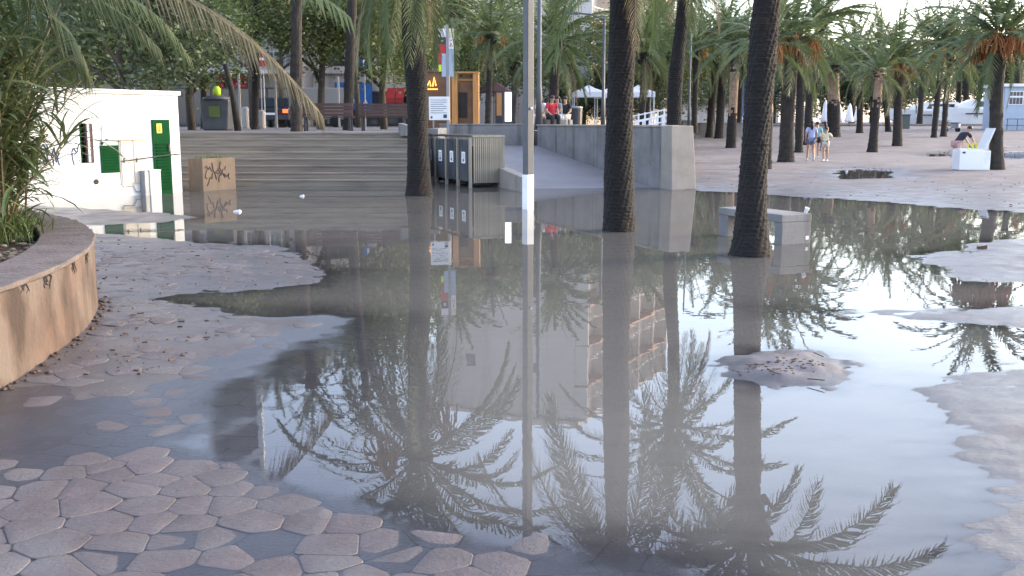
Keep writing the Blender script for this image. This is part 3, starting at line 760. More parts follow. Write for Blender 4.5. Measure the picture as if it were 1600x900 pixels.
scribble([[(321, 262), (323, 258), (325, 264), (327, 260), (329, 266)], [(330, 254), (331, 264), (334, 274), (335, 280)], [(327, 276), (325, 284), (323, 289)], [(341, 253), (339, 262), (343, 270), (346, 278)], [(347, 260), (346, 266)], [(329, 266), (333, 268), (338, 271), (342, 268), (338, 278), (338, 284)],
          [(345, 272), (348, 276), (351, 272), (350, 278), (352, 280)], [(334, 270), (337, 264), (340, 270)], [(323, 264), (321, 275), (323, 278)], [(330, 270), (329, 279)], [(344, 264), (341, 274)]], bfu, M['graf_black'], pb, .013)

# ------------------------------------------------------------------ bin shelter
bq = Vector((-1.08, 26.7)); eu = Vector((-.41, .912)).normalized(); ev = Vector((.912, .41)).normalized()
be = thing('bin_shelter', 'grey bin shelter with labelled dark doors and a slatted side beside the palm', 'shelter', (bq.x, bq.y, 0), math.atan2(ev.y, ev.x))
LU, LV, BHH = 3.5, .92, 1.30          # local x = ev (slatted side), local y = along the doors
for i in range(5): MB().lo(-.035, .035, i * LU / 4 - .035, i * LU / 4 + .035, -.2, BHH + .0).build('post', M['slat'], be)
for i in range(4):
    m = MB(); y0, y1 = i * LU / 4 + .05, (i + 1) * LU / 4 - .05
    m.lo(.0, .03, y0, y1, .16, BHH - .06)
    nr = 7
    for k in range(nr): yy = y0 + (k + .5) * (y1 - y0) / nr; m.lo(-.014, .0, yy - .025, yy + .025, .18, BHH - .08)
    d = m.build('door', M['bin'], be)
    yc = (y0 + y1) / 2
    p = MB().lo(-.022, -.016, yc - .13, yc + .13, .62, .92).build('notice', M['paper'], d)
    m = MB()
    for k in range(3): m.lo(-.0245, -.0225, yc - .08, yc + .08 - .04 * (k == 2), .85 - k * .05, .865 - k * .05)
    m.lo(-.0245, -.0225, yc - .05, yc + .05, .66, .73); m.build('printed_line', M['bin'], d)
MB().lo(-.05, .05, -.05, LU + .05, BHH, BHH + .05).build('top_rail', M['dark_metal'], be)
MB().lo(.05, LV + .04, -.05, .03, BHH, BHH + .05).build('top_rail', M['slat'], be)
MB().lo(.05, LV + .04, LU - .03, LU + .05, BHH, BHH + .05).build('top_rail', M['slat'], be)
MB().lo(LV - .04, LV + .04, .03, LU - .03, BHH, BHH + .05).build('top_rail', M['slat'], be)
ns = 14; slat_me = MB().lo(-.021, .021, -.014, .014, .12, BHH).mesh('slat', M['slat'])
for i in range(ns): link_copy('slat', slat_me, be, (.075 + (i + .5) * (LV - .11) / ns, -.015, 0))
for i in range(40): link_copy('slat', slat_me, be, (LV, .08 + i * (LU - .16) / 39, 0), (0, 0, math.pi / 2))
MB().lo(LV - .035, LV + .035, -.035, .035, -.2, BHH - .002).build('post', M['slat'], be)
MB().lo(LV - .035, LV + .035, LU - .035, LU + .035, -.2, BHH - .002).build('post', M['slat'], be)
for i in range(4):
    w = thing('wheelie_bin', ['first', 'second', 'third', 'fourth'][i] + ' dark bin inside the slatted shelter, counted from the slatted end', 'bin', tuple(be.location + Vector((*(ev * .5 + eu * ((i + .5) * LU / 4)), 0))), math.atan2(ev.y, ev.x), 'bins inside the shelter')
    m = MB(); m.prism([(-.27, -.29), (.27, -.29), (.27, .29), (-.27, .29)], .03, 1.0); m.v = [(x * (.8 + .2 * z), y * (.8 + .2 * z), z) for x, y, z in m.v]; m.build('body', M['dark_metal'], w, bevel=.02)
    MB().lo(-.29, .29, -.31, .31, 1.0, 1.07).build('lid', M['dark_metal'], w, bevel=.02)

# ------------------------------------------------------------------ lamp posts and poles
def lamp_post(px, base, H, w, label, rz, band=None, square=True, arm=1.2, armdir=1):
    o = thing('street_lamp', label, 'lamp post', tuple(base), rz)
    m = MB()
    if square: m.lo(-w / 2, w / 2, -w / 2, w / 2, -.2, H)
    else: m.lathe([(w * .75, -.2), (w * .62, 1.2), (w * .5, 1.25), (w * .38, H)], 12)
    m.build('pole', M['pole'], o, smooth=not square, bevel=.012 if square else 0)
    if band: MB().lo(-w / 2 - .004, w / 2 + .004, -w / 2 - .004, w / 2 + .004, -.15, band).build('painted_band', M['white_paint'], o)
    m = MB(); m.tube([(0, 0, H - .1), (armdir * arm * .5, 0, H + .12), (armdir * arm, 0, H + .16)], .035, 8); m.build('arm', M['pole'], o)
    m = MB(); m.prism([(armdir * (arm - .1), -.13), (armdir * (arm + .55), -.10), (armdir * (arm + .55), .10), (armdir * (arm - .1), .13)][::armdir], H + .1, H + .2); h = m.build('lamp_head', M['pole'], o, bevel=.02)
    MB().lo(min(armdir * arm, armdir * (arm + .45)), max(armdir * arm, armdir * (arm + .45)), -.08, .08, H + .08, H + .1).build('diffuser', M['white_paint'], h)
    return o
lb = at_z(825, 327); near_lamp = lamp_post(825, lb, 8.2, .155, 'square grey lamp post with white painted foot standing in the water', R(38), .68)
MB().ball((0, -.1, 1.95), .025, 8, 6).build('bolt', M['white_paint'], near_lamp)
lamp_post(843, at_y(842, 192, 36.5) * 1 + Vector((0, 0, 0)), 7.4, .17, 'round grey lamp post just right of the square one behind the wall', 0, square=False)
lamp_post(942, (at_y(942, 193, 44).x, 44, TZ), 4.6, .13, 'thin pale lamp post beside the gazebos, left of the dark middle palm', 0, square=False, armdir=-1)
lamp_post(1078, (at_y(1076, 193, 55).x, 55, TZ), 7.2, .11, 'thin pale lamp post right of the leaning palm above the long wall', 0, square=False)

# ------------------------------------------------------------------ sunk concrete bench
bcx = Vector((3.75, 14.2)); bu = Vector((-.43, .90)).normalized(); bv = Vector((bu.y, -bu.x))
bn = thing('concrete_bench', 'pale concrete slab bench half sunk in water behind the right palm', 'bench', (bcx.x, bcx.y, 0), math.atan2(bv.y, bv.x))
m = MB(); m.lo(0, .54, 0, 1.45, .31, .42); m.build('seat', M['concrete'], bn, bevel=.012)
o = MB().lo(.012, .528, .0, .16, -.2, .31).build('leg', M['concrete'], bn, bevel=.008)
MB().lo(.44, .49, -.004, .0, .055, .105).build('sticker', M['paper'], o)
MB().lo(.012, .528, 1.22, 1.44, -.2, .31).build('leg', M['concrete'], bn, bevel=.008)
cupo = thing('paper_cup', 'small white paper cup lying on the far corner of the sunk bench', 'cup', tuple(Vector((bcx.x, bcx.y, .42)) + Vector((*(bv * .5 + bu * .10), 0))))
m = MB(); m.lathe([(.022, 0), (.034, .085), (.030, .085), (.019, .008)], 12); m.build('cup_body', M['paper'], cupo); cupo.rotation_euler = (R(22), R(14), 0)

# floating scraps near the steps
for (px, py, s, lb_) in ((472, 307, .05, 'small white scrap floating near the middle of the steps'), (371, 331, .07, 'pale floating scrap below the tan planter box'), (1533, 389, .07, 'dark lump at the tip of the right hand sand tongue')):
    p = at_z(px, py); m = MB(); m.prism([(-s, -s * .6), (s * .8, -s * .8), (s, s * .5), (-s * .5, s * .9)], -.01, [.02, .05, .015, .03])
    tag(m.build('floating_scrap', M['paper'] if 'white' in lb_ or 'pale' in lb_ else M['soil']), lb_, 'litter').location = (p.x, p.y, max(0, gz(p.x, p.y)))
#PART3
# ------------------------------------------------------------------ palms
def frond_mesh(name, L, e0, e1, nl, leaf, wid, seed, mt, pw=1.25, droop=.25, far=False, vee=.22):
    r = random.Random(seed); m = MB(); n = 9 if not far else 6
    pts = [Vector((0, 0, 0))]; K = 24; ang = []
    for i in range(K):
        a = e0 + (e1 - e0) * (((i + .5) / K) ** pw); ang.append(a)
        pts.append(pts[-1] + Vector((math.cos(a), 0.03 * math.sin(i * .4 + seed), math.sin(a))) * (L / K))
    def P(t): f = t * K; i = min(int(f), K - 1); return pts[i].lerp(pts[i + 1], f - i), (pts[i + 1] - pts[i]).normalized()
    m.tube([P(i / n)[0] for i in range(n + 1)], [(.022 * (1 - i / n) + .004) * (L / 3.2) for i in range(n + 1)], 4 if far else 5, cap=False)
    Yv = Vector((0, 1, 0))
    for i in range(nl):
        t = .10 + .90 * (i + r.random() * .7) / nl; p, T = P(min(t, .999)); Nn = T.cross(Yv).normalized()
        if Nn.z < 0 and abs(T.z) < .98: Nn = -Nn
        for s in (-1, 1):
            l = leaf * (math.sin(math.pi * min(1, .16 + .80 * t)) ** .7 * .9 + .12) * r.uniform(.82, 1.12)
            spd = R(62 - 38 * t + r.uniform(-7, 7))
            d = (T * math.cos(spd) + Yv * s * math.sin(spd) + Nn * (vee + r.uniform(-.12, .12))).normalized()
            mid = p + d * l * .55; tip = p + d * l + Vector((0, 0, -droop * l * r.uniform(.6, 1.4)))
            w = T * wid * .5 + Nn * wid * .25 * s
            if far: m.add([p - w, p + w, tip], [(0, 1, 2)])
            else: m.add([p - w * .7, p + w * .7, mid + w, mid - w, tip], [(0, 1, 2, 3), (3, 2, 4)])
    return m.mesh(name, mt)
KINDS = {'spear': (82, 60), 'up': (66, 12), 'arch': (42, -30), 'flat': (14, -52), 'wide': (26, -30), 'low': (-18, -74), 'hang': (-52, -88)}
FR = {}
def fset(lod):
    if lod in FR: return FR[lod]
    d = {}
    for i, (k, (a, b)) in enumerate(KINDS.items()):
        vs = []
        for v in range(3 if k in ('up', 'arch', 'flat', 'wide') else 2):
            far = lod == 'far'
            vs.append(frond_mesh('frond', 1.0 * 3.2, R(a + (v - 1) * 7), R(b + (v - 1) * 9), 34 if far else 62, .50 if not far else .52, .030 if not far else .074, i * 10 + v, M['frond'], droop=.30 if not far else .35, far=far))
        d[k] = vs
    d['dry'] = [frond_mesh('dry_frond', 3.2, R(-58), R(-89), 26 if lod == 'far' else 50, .40, .03 if lod != 'far' else .06, 91 + v, M['frond_dry'], droop=.5, far=lod == 'far') for v in range(2)]
    FR[lod] = d; return d
def date_mesh(seed):
    r = random.Random(seed); m = MB()
    pth = [Vector((0, 0, 0)), Vector((.35, 0, .12)), Vector((.6, 0, -.05)), Vector((.68, 0, -.35))]
    m.tube(pth, [.02, .018, .015, .012], 4, cap=False)
    for i in range(26):
        s0 = Vector((.55 + r.uniform(-.05, .12), r.uniform(-.1, .1), r.uniform(-.25, .02))); e = s0 + Vector((r.uniform(-.16, .22), r.uniform(-.22, .22), -r.uniform(.35, .7)))
        m.tube([s0, (s0 + e) / 2 + Vector((r.uniform(-.04, .06), r.uniform(-.05, .05), .05)), e], [.012, .022, .014], 4, cap=False)
    return m.mesh('date_cluster', M['date'])
DATES = [date_mesh(i) for i in range(3)]

def trunk_mesh(path, r0, r1, near, seed, mt, flare=.25, peel=None):
    """tapered trunk with spiralled leaf-base scars; path points are local"""
    r = random.Random(seed); path = [Vector(p) for p in path]
    seg = [(path[i + 1] - path[i]).length for i in range(len(path) - 1)]; L = sum(seg)
    def P(s):
        for i, l in enumerate(seg):
            if s <= l or i == len(seg) - 1: 
                t = min(1, s / l)
                a = path[max(i - 1, 0)]; b = path[i]; c = path[i + 1]; d = path[min(i + 2, len(path) - 1)]
                return .5 * ((2 * b) + (c - a) * t + (2 * a - 5 * b + 4 * c - d) * t * t + (3 * b - a - 3 * c + d) * t ** 3)
            s -= l
    if near: nth, ds, rh, cnt, amp = 60, .014, .058, 8, .011
    else: nth, ds, rh, cnt, amp = 14, max(.11, L / 46), .24, 5, .02
    nr = int(L / ds) + 1; vs = np.zeros((nr, nth, 3)); th = np.arange(nth) * 2 * math.pi / nth
    pn = [r.uniform(0, 6.28) for _ in range(6)]
    rowamp = [r.uniform(.5, 1.3) for _ in range(400)]; rowoff = [r.uniform(-.3, .3) for _ in range(400)]; cellamp = np.array([r.choice((.25, .6, 1, 1.35, 1.8)) for _ in range(997)])
    for i in range(nr):
        s = L * i / (nr - 1); c = P(s); f = i / (nr - 1)
        rad = r0 + (r1 - r0) * f + r0 * flare * math.exp(-max(0, s - .3) / .3) + r0 * .05 * math.sin(s * 2.1 + pn[0])
        if s > L - .55: rad += r1 * .55 * smooth(L - .55, L - .15, s)
        ph = s / rh; k = int(ph); v = ph - k
        u = (th / (2 * math.pi) * cnt + .5 * (k % 2) + rowoff[k % 400]) % 1
        ci = np.floor(th / (2 * math.pi) * cnt + .5 * (k % 2) + rowoff[k % 400]).astype(int) % cnt; scar = amp * rowamp[k % 400] * cellamp[(k * cnt + ci) % 997] * (v ** 1.3) * (1 - np.abs(2 * u - 1) ** 2.5)
        fib = (.0035 if near else .004) * (np.sin(th * 9 + s * 31 + pn[1]) * np.sin(s * 47 + th * 3 + pn[2]) + np.sin(th * 17 - s * 23 + pn[3]))
        rr = rad * (1 + .03 * np.sin(th * 2 + pn[4] + s)) + scar + fib
        vs[i, :, 0] = c.x + np.cos(th) * rr; vs[i, :, 1] = c.y + np.sin(th) * rr; vs[i, :, 2] = c.z
    m = MB(); fs = []
    for i in range(nr - 1):
        for k in range(nth): fs.append((i * nth + k, i * nth + (k + 1) % nth, (i + 1) * nth + (k + 1) % nth, (i + 1) * nth + k))
    fs.append(tuple(range((nr - 1) * nth, nr * nth)))
    m.add(vs.reshape(-1, 3), fs)
    top = path[-1]
    for i in range(22 if near else 12):                     # cut leaf boots under the crown
        a = i * 2.4; z = -r.uniform(.05, .6); q = top + Vector((math.cos(a) * r1 * 1.1, math.sin(a) * r1 * 1.1, z))
        m.tube([q, q + Vector((math.cos(a) * .16, math.sin(a) * .16, .16))], [.055, .03], 5)
    me = m.mesh('trunk', mt)
    if peel:
        me.materials.append(M['bark_peel'])
        for p in me.polygons:
            if peel[0] * L + r.uniform(-.35, .35) < p.center.z < peel[1] * L + r.uniform(-.3, .3): p.material_index = 1
    return me
pal_n = [0]
def palm(label, base, top, r0, r1, L, n=34, near=False, dates=0, mids=(), mix='full', dry=3, peel=None, group='date palms of the square', az0=None, name='palm_tree', flare=.2):
    pal_n[0] += 1; sd = pal_n[0]; r = random.Random(100 + sd)
    base = Vector(base); top = Vector(top)
    o = thing(name, label, 'palm tree', tuple(base), 0, group)
    pth = [Vector((0, 0, -.3)), Vector((0, 0, 0))] + [Vector(q) - base for q in mids] + [top - base]
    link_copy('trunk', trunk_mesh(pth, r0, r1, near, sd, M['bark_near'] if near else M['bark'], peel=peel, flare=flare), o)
    fr = fset('near' if near else 'far'); c = top - base
    dist = {'full': [('spear', .08), ('up', .20), ('arch', .28), ('flat', .24), ('low', .14), ('hang', .06)],
            'skirt': [('spear', .07), ('up', .17), ('arch', .20), ('flat', .20), ('low', .22), ('hang', .34)],
            'open': [('spear', .10), ('up', .24), ('arch', .36), ('wide', .30)]}[mix]
    seq = []
    for k, f in dist: seq += [k] * max(1, round(f * n))
    for i, k in enumerate(seq):
        a = (az0 if az0 is not None else sd) + i * 2.39996 + r.uniform(-.25, .25); v = r.choice(fr[k]); s = L / 3.2 * r.uniform(.88, 1.08) * (.84 if k in ('hang', 'low') else 1)
        off = Vector((math.cos(a), math.sin(a), 0)) * r1 * .7 + Vector((0, 0, {'spear': .25, 'up': .15, 'arch': .05, 'flat': -.05, 'wide': 0, 'low': -.15, 'hang': -.25}[k] * L / 3.2))
        if mix == 'skirt' and k in ('hang', 'low') and math.cos(a) > .25 and i % 2: continue
        q = link_copy('frond', v, o, c + off, (r.uniform(-.22, .22), 0, a), s)
    for i in range(dry):
        a = sd * 1.3 + i * 2.1; link_copy('dry_frond', r.choice(fr['dry']), o, c + Vector((math.cos(a) * r1, math.sin(a) * r1, -.3)), (r.uniform(-.2, .2), 0, a), L / 3.2 * r.uniform(.6, .9))
    for i in range(dates):
        a = sd + i * 2 * math.pi / dates + r.uniform(-.2, .2)
        link_copy('date_cluster', r.choice(DATES), o, c + Vector((math.cos(a) * r1 * .8, math.sin(a) * r1 * .8, .05)), (0, r.uniform(-.2, .25), a), L / 3.2 * r.uniform(.9, 1.3))
    return o
def pxpath(Y, pts): return [at_y(x, y, Y) for x, y in pts]

# the three big palms standing in the flood
b = at_z(655, 305); palm('tall dark palm with hanging frond skirt standing in water by the bin shelter', b, at_y(640, -140, b.y), .27, .20, 4.0, 42, True, 2, pxpath(b.y, [(653, 230), (651, 130), (643, 20)]), 'skirt', 3, group='palms standing in the flood', az0=.4)
b = at_z(968, 360); palm('thick dark palm trunk rising from the water in the middle, right of the lamp post', b, at_y(982, -240, b.y), .23, .17, 3.7, 40, True, 0, pxpath(b.y, [(967, 270), (969, 150), (975, 0)]), 'full', 2, group='palms standing in the flood', az0=1.0)
b = at_z(1173, 398); palm('nearest leaning palm with swollen foot in the water before the sunk bench', b, at_y(1206, -88, b.y), .20, .145, 3.35, 30, True, 0, pxpath(b.y, [(1175, 310), (1182, 200), (1191, 90)]), 'open', 0, group='palms standing in the flood', az0=.35, flare=.42)

G1 = 'palms on the far sand'
def sandpalm(label, base, crown, wpx, Rpx, n=30, dates=0, peel=None, mids=(), mix='full', dry=3):
    b = on_ground(*base); s = F / b.y
    palm(label, b, at_y(crown[0], crown[1], b.y), wpx / s / 2, wpx / s / 2 * .82, max(2.0, Rpx / s * 1.12), int(n * 1.35), False, dates, [at_y(x, y, b.y) for x, y in mids], mix, min(dry, 1), peel, G1)
sandpalm('sturdy palm with orange date clusters left of the walkers on the sand', (1228, 253), (1241, 62), 23, 112, 38, 9, mids=[(1232, 150)])
sandpalm('short palm with peeled pale upper trunk half behind the nearest leaning palm', (1199, 264), (1204, 70), 13, 75, 26, 2, (.45, .72))
sandpalm('palm with peeled pinkish trunk above a rough brown foot, left of the nearest palm', (1142, 231), (1150, 66), 15, 85, 30, 0, (.32, .72))
sandpalm('slim palm with brown date stalks, leftmost on the sand by the low wall', (1108, 215), (1119, 80), 12, 80, 30, 6)
sandpalm('slim palm second from left on the sand, by the low wall', (1123, 216), (1133, 62), 13, 78, 30, 2)
sandpalm('slim dark palm just behind the peeled pinkish one', (1153, 213), (1160, 90), 9, 60, 24, 0)
sandpalm('dark palm close behind the sturdy date palm', (1248, 238), (1252, 92), 13, 75, 28, 2)
sandpalm('leaning dark palm behind the walkers reaching into the sky gap', (1262, 226), (1284, 40), 13, 82, 28, 0, mids=[(1266, 150)], mix='open')
sandpalm('stout pruned palm with pale top of trunk just right of the walkers', (1303, 214), (1302, 102), 20, 62, 24, 0, (.48, .85))
sandpalm('slim palm between the pruned stout palm and the orange crowned one', (1343, 208), (1345, 98), 10, 66, 28, 0)
sandpalm('palm with ragged peeled neck left of the orange crowned palm', (1363, 238), (1374, 112), 14, 62, 22, 0, (.60, .9))
sandpalm('full round palm with bright orange date stalks in the middle of the right sand', (1402, 228), (1404, 100), 14, 82, 36, 8)
sandpalm('thin palm directly behind the full orange crowned palm', (1388, 206), (1376, 78), 9, 66, 26, 0)
sandpalm('left one of the leaning pair of thin palms before the boats', (1459, 215), (1473, 70), 9, 80, 30, 2)
sandpalm('right one of the leaning pair of thin palms, with orange stalks', (1474, 213), (1484, 80), 9, 78, 30, 8)
sandpalm('first thin palm right in front of the boat hulls', (1497, 200), (1499, 88), 9, 72, 28, 0)
sandpalm('second thin palm in front of the boat bow', (1506, 201), (1516, 66), 9, 76, 28, 0)
sandpalm('large palm with hanging orange dates beside the ice chest at far right', (1557, 265), (1564, 56), 21, 118, 40, 10, mids=[(1557, 150)])
sandpalm('far palm with upright crown against the bright sky, centre right', (1330, 202), (1338, 76), 9, 62, 28, 0)
sandpalm('far palm with dark crown at the sky gap left of the leaning pair', (1436, 203), (1446, 64), 9, 66, 28, 0)
sandpalm('far palm filling the gap behind the date palm at far right', (1585, 204), (1592, 70), 10, 74, 28, 2)
sandpalm('far thin palm left of the stout pruned one', (1288, 203), (1278, 95), 8, 62, 26, 0)

G2 = 'palms on the terrace'
def terpalm(label, px, Y, crown, wpx, Rpx, n=30, dates=0, mids=(), near=False, dry=3, mix='full'):
    s = F / Y; b = Vector((at_y(px, 190, Y).x, Y, TZ))
    palm(label, b, at_y(crown[0], crown[1], Y), wpx / s / 2, wpx / s / 2 * .85, max(1.8, Rpx / s * 1.12), int(n * (1.0 if near else 1.35)), near, dates, [at_y(x, y, Y) for x, y in mids], mix, dry, None, G2)
terpalm('leaning palm behind the long wall, just left of its end pier', 1053, 27.6, (1072, -115), 21, 170, 34, 0, [(1056, 120), (1066, 20)], True)
terpalm('bushy full palm left of the gazebos', 864, 46, (872, 62), 14, 100, 38, 0, [(866, 130)])
terpalm('slim dark palm right of the bushy one, before the gazebos', 884, 60, (890, 100), 9, 66, 26, 0)
terpalm('slim straight palm right of the timber kiosk', 762, 50, (767, 54), 10, 72, 30, 3)
terpalm('small palm left of the square lamp post on the terrace', 800, 58, (806, 96), 9, 56, 26, 0)
terpalm('palm with twin looking trunk right of the dark middle palm', 1003, 52, (1006, 82), 10, 84, 34, 0)
terpalm('slim palm close behind the twin looking one', 1011, 62, (1016, 60), 8, 70, 28, 0)
terpalm('tall straight dark palm over the brown benches', 543, 36, (556, -120), 15, 80, 17, 0, [(548, 60)])
terpalm('dark palm trunk behind the drooping dry frond', 463, 31.5, (466, -70), 17, 84, 17, 0, [(463, 70)])
terpalm('thin dark palm trunk before the shop with the red sign', 398, 40, (404, -60), 11, 90, 28, 0, [(400, 80)])
terpalm('slim palm left of the thin trunk before the shops', 318, 43, (318, 20), 9, 80, 26, 0)
terpalm('palm behind the orange kiosk with fronds over the totem sign', 700, 58, (706, 20), 10, 90, 32, 0)
terpalm('palm at the back of the terrace right of the leaning palm', 1085, 66, (1088, 70), 9, 76, 28, 2)
lt = thing('leaning_trunk', 'bare thin trunk leaning left in front of the shop', 'tree', (at_y(372, 200, 34).x, 34, TZ))
m = MB(); m.tube([at_y(372, 206, 34) - lt.location, at_y(364, 150, 34) - lt.location, at_y(352, 100, 34) - lt.location], [.12, .10, .08], 10); m.build('trunk', M['bark'], lt, True)

# palm in the round planter, outside the picture: only its fronds reach in
pb_ = Vector((-6.0, 10.6, .5)); ptop = at_y(-70, -150, 10.6)
pp = palm('palm in the round planter whose dry fronds hang into the picture top left', pb_, ptop, .24, .2, 3.4, 16, True, 0, (), 'open', 0, group=None)
for ch in [c for c in pp.children if c.name.startswith('frond')]:
    if math.cos(ch.rotation_euler.z) > .55 and math.sin(ch.rotation_euler.z) < .4: ch.rotation_euler.z += 2.2
def frond_along(parent, pts, leaf, wid, mt, seed, nl=70, droop=.9, name='frond'):
    """a frond whose rib follows the given points"""
    r = random.Random(seed); P_ = [Vector(p) - parent.location for p in pts]; m = MB(); K = 40; ctl = []
    for i in range(K + 1):
        f = i / K * (len(P_) - 1); j = min(int(f), len(P_) - 2); t = f - j
        a, b, c, d = P_[max(j - 1, 0)], P_[j], P_[j + 1], P_[min(j + 2, len(P_) - 1)]
        ctl.append(.5 * ((2 * b) + (c - a) * t + (2 * a - 5 * b + 4 * c - d) * t * t + (3 * b - a - 3 * c + d) * t ** 3))
    m.tube(ctl[::4], [.022 - .018 * i / 10 for i in range(11)], 5, cap=False)
    for i in range(nl):
        t = .08 + .92 * (i + r.random() * .6) / nl; f = t * K * .999; j = min(int(f), K - 1); p = ctl[j].lerp(ctl[j + 1], f - j); T = (ctl[j + 1] - ctl[j]).normalized()
        Yv = T.cross(Vector((0, 0, 1))).normalized()
        for s in (-1, 1):
            l = leaf * (math.sin(math.pi * min(1, .2 + .74 * t)) ** .6 + .1) * r.uniform(.8, 1.1)
            spd = R(58 - 30 * t + r.uniform(-8, 8)); d = (T * math.cos(spd) + Yv * s * math.sin(spd) + Vector((0, 0, -.25))).normalized()
            mid = p + d * l * .5; tip = p + d * l * .85 + Vector((0, 0, -droop * l * r.uniform(.4, .8))); w = T * wid * .5
            m.add([p - w * .7, p + w * .7, mid + w, mid - w, tip], [(0, 1, 2, 3), (3, 2, 4)])
    return m.build(name, mt, parent)
Yf = 11.2
frond_along(pp, [ptop, at_y(60, -120, Yf - .3), at_y(210, -45, Yf), at_y(340, 22, Yf + .2), at_y(430, 95, Yf + .3), at_y(498, 172, Yf + .4)], .52, .022, M['frond_dry'], 5, nl=105, name='dry_frond')
frond_along(pp, [ptop, at_y(40, -100, Yf), at_y(150, -30, Yf + .4), at_y(240, 20, Yf + .7), at_y(290, 80, Yf + .9)], .40, .02, M['frond'], 8, name='dry_frond')
frond_along(pp, [ptop, at_y(30, -100, Yf), at_y(110, -30, Yf + .6), at_y(190, 20, Yf + .9), at_y(240, 66, Yf + 1.1)], .45, .03, M['frond'], 9)
frond_along(pp, [ptop, at_y(10, -80, Yf - .8), at_y(60, 0, Yf - .6), at_y(110, 50, Yf - .5), at_y(140, 120, Yf - .4)], .45, .03, M['frond'], 10)
frond_along(pp, [ptop, at_y(100, -150, Yf - .8), at_y(260, -110, Yf - .6), at_y(420, -60, Yf - .5), at_y(540, 20, Yf - .4)], .45, .03, M['frond'], 12)

# ------------------------------------------------------------------ broadleaf trees
def crown_mesh(name, rx, ry, rz, nclump, nleaf, size, seed, mt):
    r = random.Random(seed); vs = []; fs = []
    for c in range(nclump):
        while True:
            p = Vector((r.uniform(-1, 1), r.uniform(-1, 1), r.uniform(-1, 1)))
            if .25 < p.length < 1: break
        cs = r.uniform(.45, 1.0) * .34; cx, cy, cz = p.x * rx, p.y * ry, p.z * rz
        for i in range(nleaf):
            q = Vector((r.gauss(0, 1), r.gauss(0, 1), r.gauss(0, .7))) * cs
            x, y, z = cx + q.x * rx * .6, cy + q.y * ry * .6, cz + q.z * rz * .7
            d = Vector((r.gauss(0, 1), r.gauss(0, 1), r.gauss(-.25, .7))).normalized(); e = d.orthogonal().normalized(); e = (Matrix.Rotation(r.uniform(0, 6.28), 3, d) @ e)
            l = size * r.uniform(.6, 1.3); w = l * .32; o = Vector((x, y, z)); b = len(vs)
            vs += [o, o + d * l * .5 + e * w, o + d * l, o + d * l * .5 - e * w]; fs.append((b, b + 1, b + 2, b + 3))
    m = MB(); m.v = [tuple(v) for v in vs]; m.f = fs; return m.mesh(name, mt)
CR = {}
def tree(label, px, Y, zc, rx, rz, seed, dark=False, group='leafy trees behind the square', z0=None, size=.165, trunkr=.16):
    x = at_y(px, 190, Y).x; z0 = TZ if z0 is None else z0
    o = thing('leafy_tree', label, 'tree', (x, Y, z0), 0, group); r = random.Random(seed)
    key = (seed % 3, dark, size)
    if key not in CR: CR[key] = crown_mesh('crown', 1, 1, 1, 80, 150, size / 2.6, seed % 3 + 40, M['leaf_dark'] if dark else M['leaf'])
    h = zc - z0; m = MB(); m.tube([(0, 0, -.1), (r.uniform(-.1, .1), 0, h * .35), (r.uniform(-.25, .25), 0, h * .75), (0, 0, h)], [trunkr, trunkr * .8, trunkr * .6, trunkr * .2], 9)
    for i in range(6):
        a = i * 1.1 + seed; zz = h * (.4 + .08 * i); m.tube([(0, 0, zz), (math.cos(a) * rx * .35, math.sin(a) * rx * .35, zz + rz * .35), (math.cos(a) * rx * .7, math.sin(a) * rx * .7, zz + rz * .6)], [trunkr * .5, trunkr * .3, .02], 6)
    m.build('trunk', M['trunk'], o, True)
    link_copy('crown', CR[key], o, (0, 0, h), (0, 0, seed * 1.7), (rx, rx, rz))
tree('yellowish green leafy tree above the shop with the red sign', 300, 37, 4.6, 2.3, 1.6, 1)
tree('bright green leafy tree between the dry frond and the tall straight palm', 500, 40, 5.9, 2.6, 2.1, 2)
tree('dense green tree right of the tall straight palm over the benches', 600, 41, 5.3, 2.5, 2.2, 3)
tree('olive green tree behind the totem sign and kiosk', 710, 62, 6.2, 3.6, 2.9, 4)
tree('broad tree behind the slim straight palm beside the kiosk', 800, 70, 6.6, 4.4, 3.3, 5)
tree('dark round tree over the gazebos', 940, 92, 7.2, 4.8, 4.0, 6, True)
tree('dark tree behind the white stair rail', 1030, 88, 6.2, 4.0, 3.5, 7, True)
tree('dark tree at the end of the terrace behind slim palms', 1115, 104, 7.0, 5.4, 4.2, 8, True)
tree('deep green tree behind the sturdy date palm', 1210, 118, 6.8, 6.2, 4.4, 9, True)
tree('deep green tree behind the closed parasols, left', 1290, 124, 6.6, 6.2, 4.2, 10, True)
tree('deep green tree behind the closed parasols, right', 1360, 124, 6.4, 6.0, 4.0, 11, True)
tree('dark tree behind the boats, left', 1440, 150, 8.0, 7.5, 4.6, 12, True)
tree('dark tree behind the boats, right', 1530, 150, 8.0, 7.5, 4.6, 13, True)
tree('dark tree behind the pale blue pavilion', 1610, 150, 8.4, 8.0, 5.0, 14, True)
tree('dense dark tree rising behind the white hut', 205, 29.5, 4.6, 2.6, 2.2, 15, True, z0=.3)
tree('leafy tree above the left end of the shops', 395, 50, 8.3, 2.4, 1.6, 16)
tree('leafy tree far left beyond the hut', 90, 33, 5.2, 3.0, 2.6, 17, False, z0=.6)
tree('tall leafy tree behind the tall straight palm', 560, 52, 8.2, 3.6, 2.7, 18)
tree('tall leafy tree behind the dry frond', 440, 54, 8.6, 3.4, 2.6, 19)
tree('big leafy tree rising behind the hut roof further back', 250, 40, 7.2, 3.4, 2.5, 20)
tree('leafy tree in the gap right of the kiosk at the back', 880, 84, 7.4, 4.6, 3.6, 21)

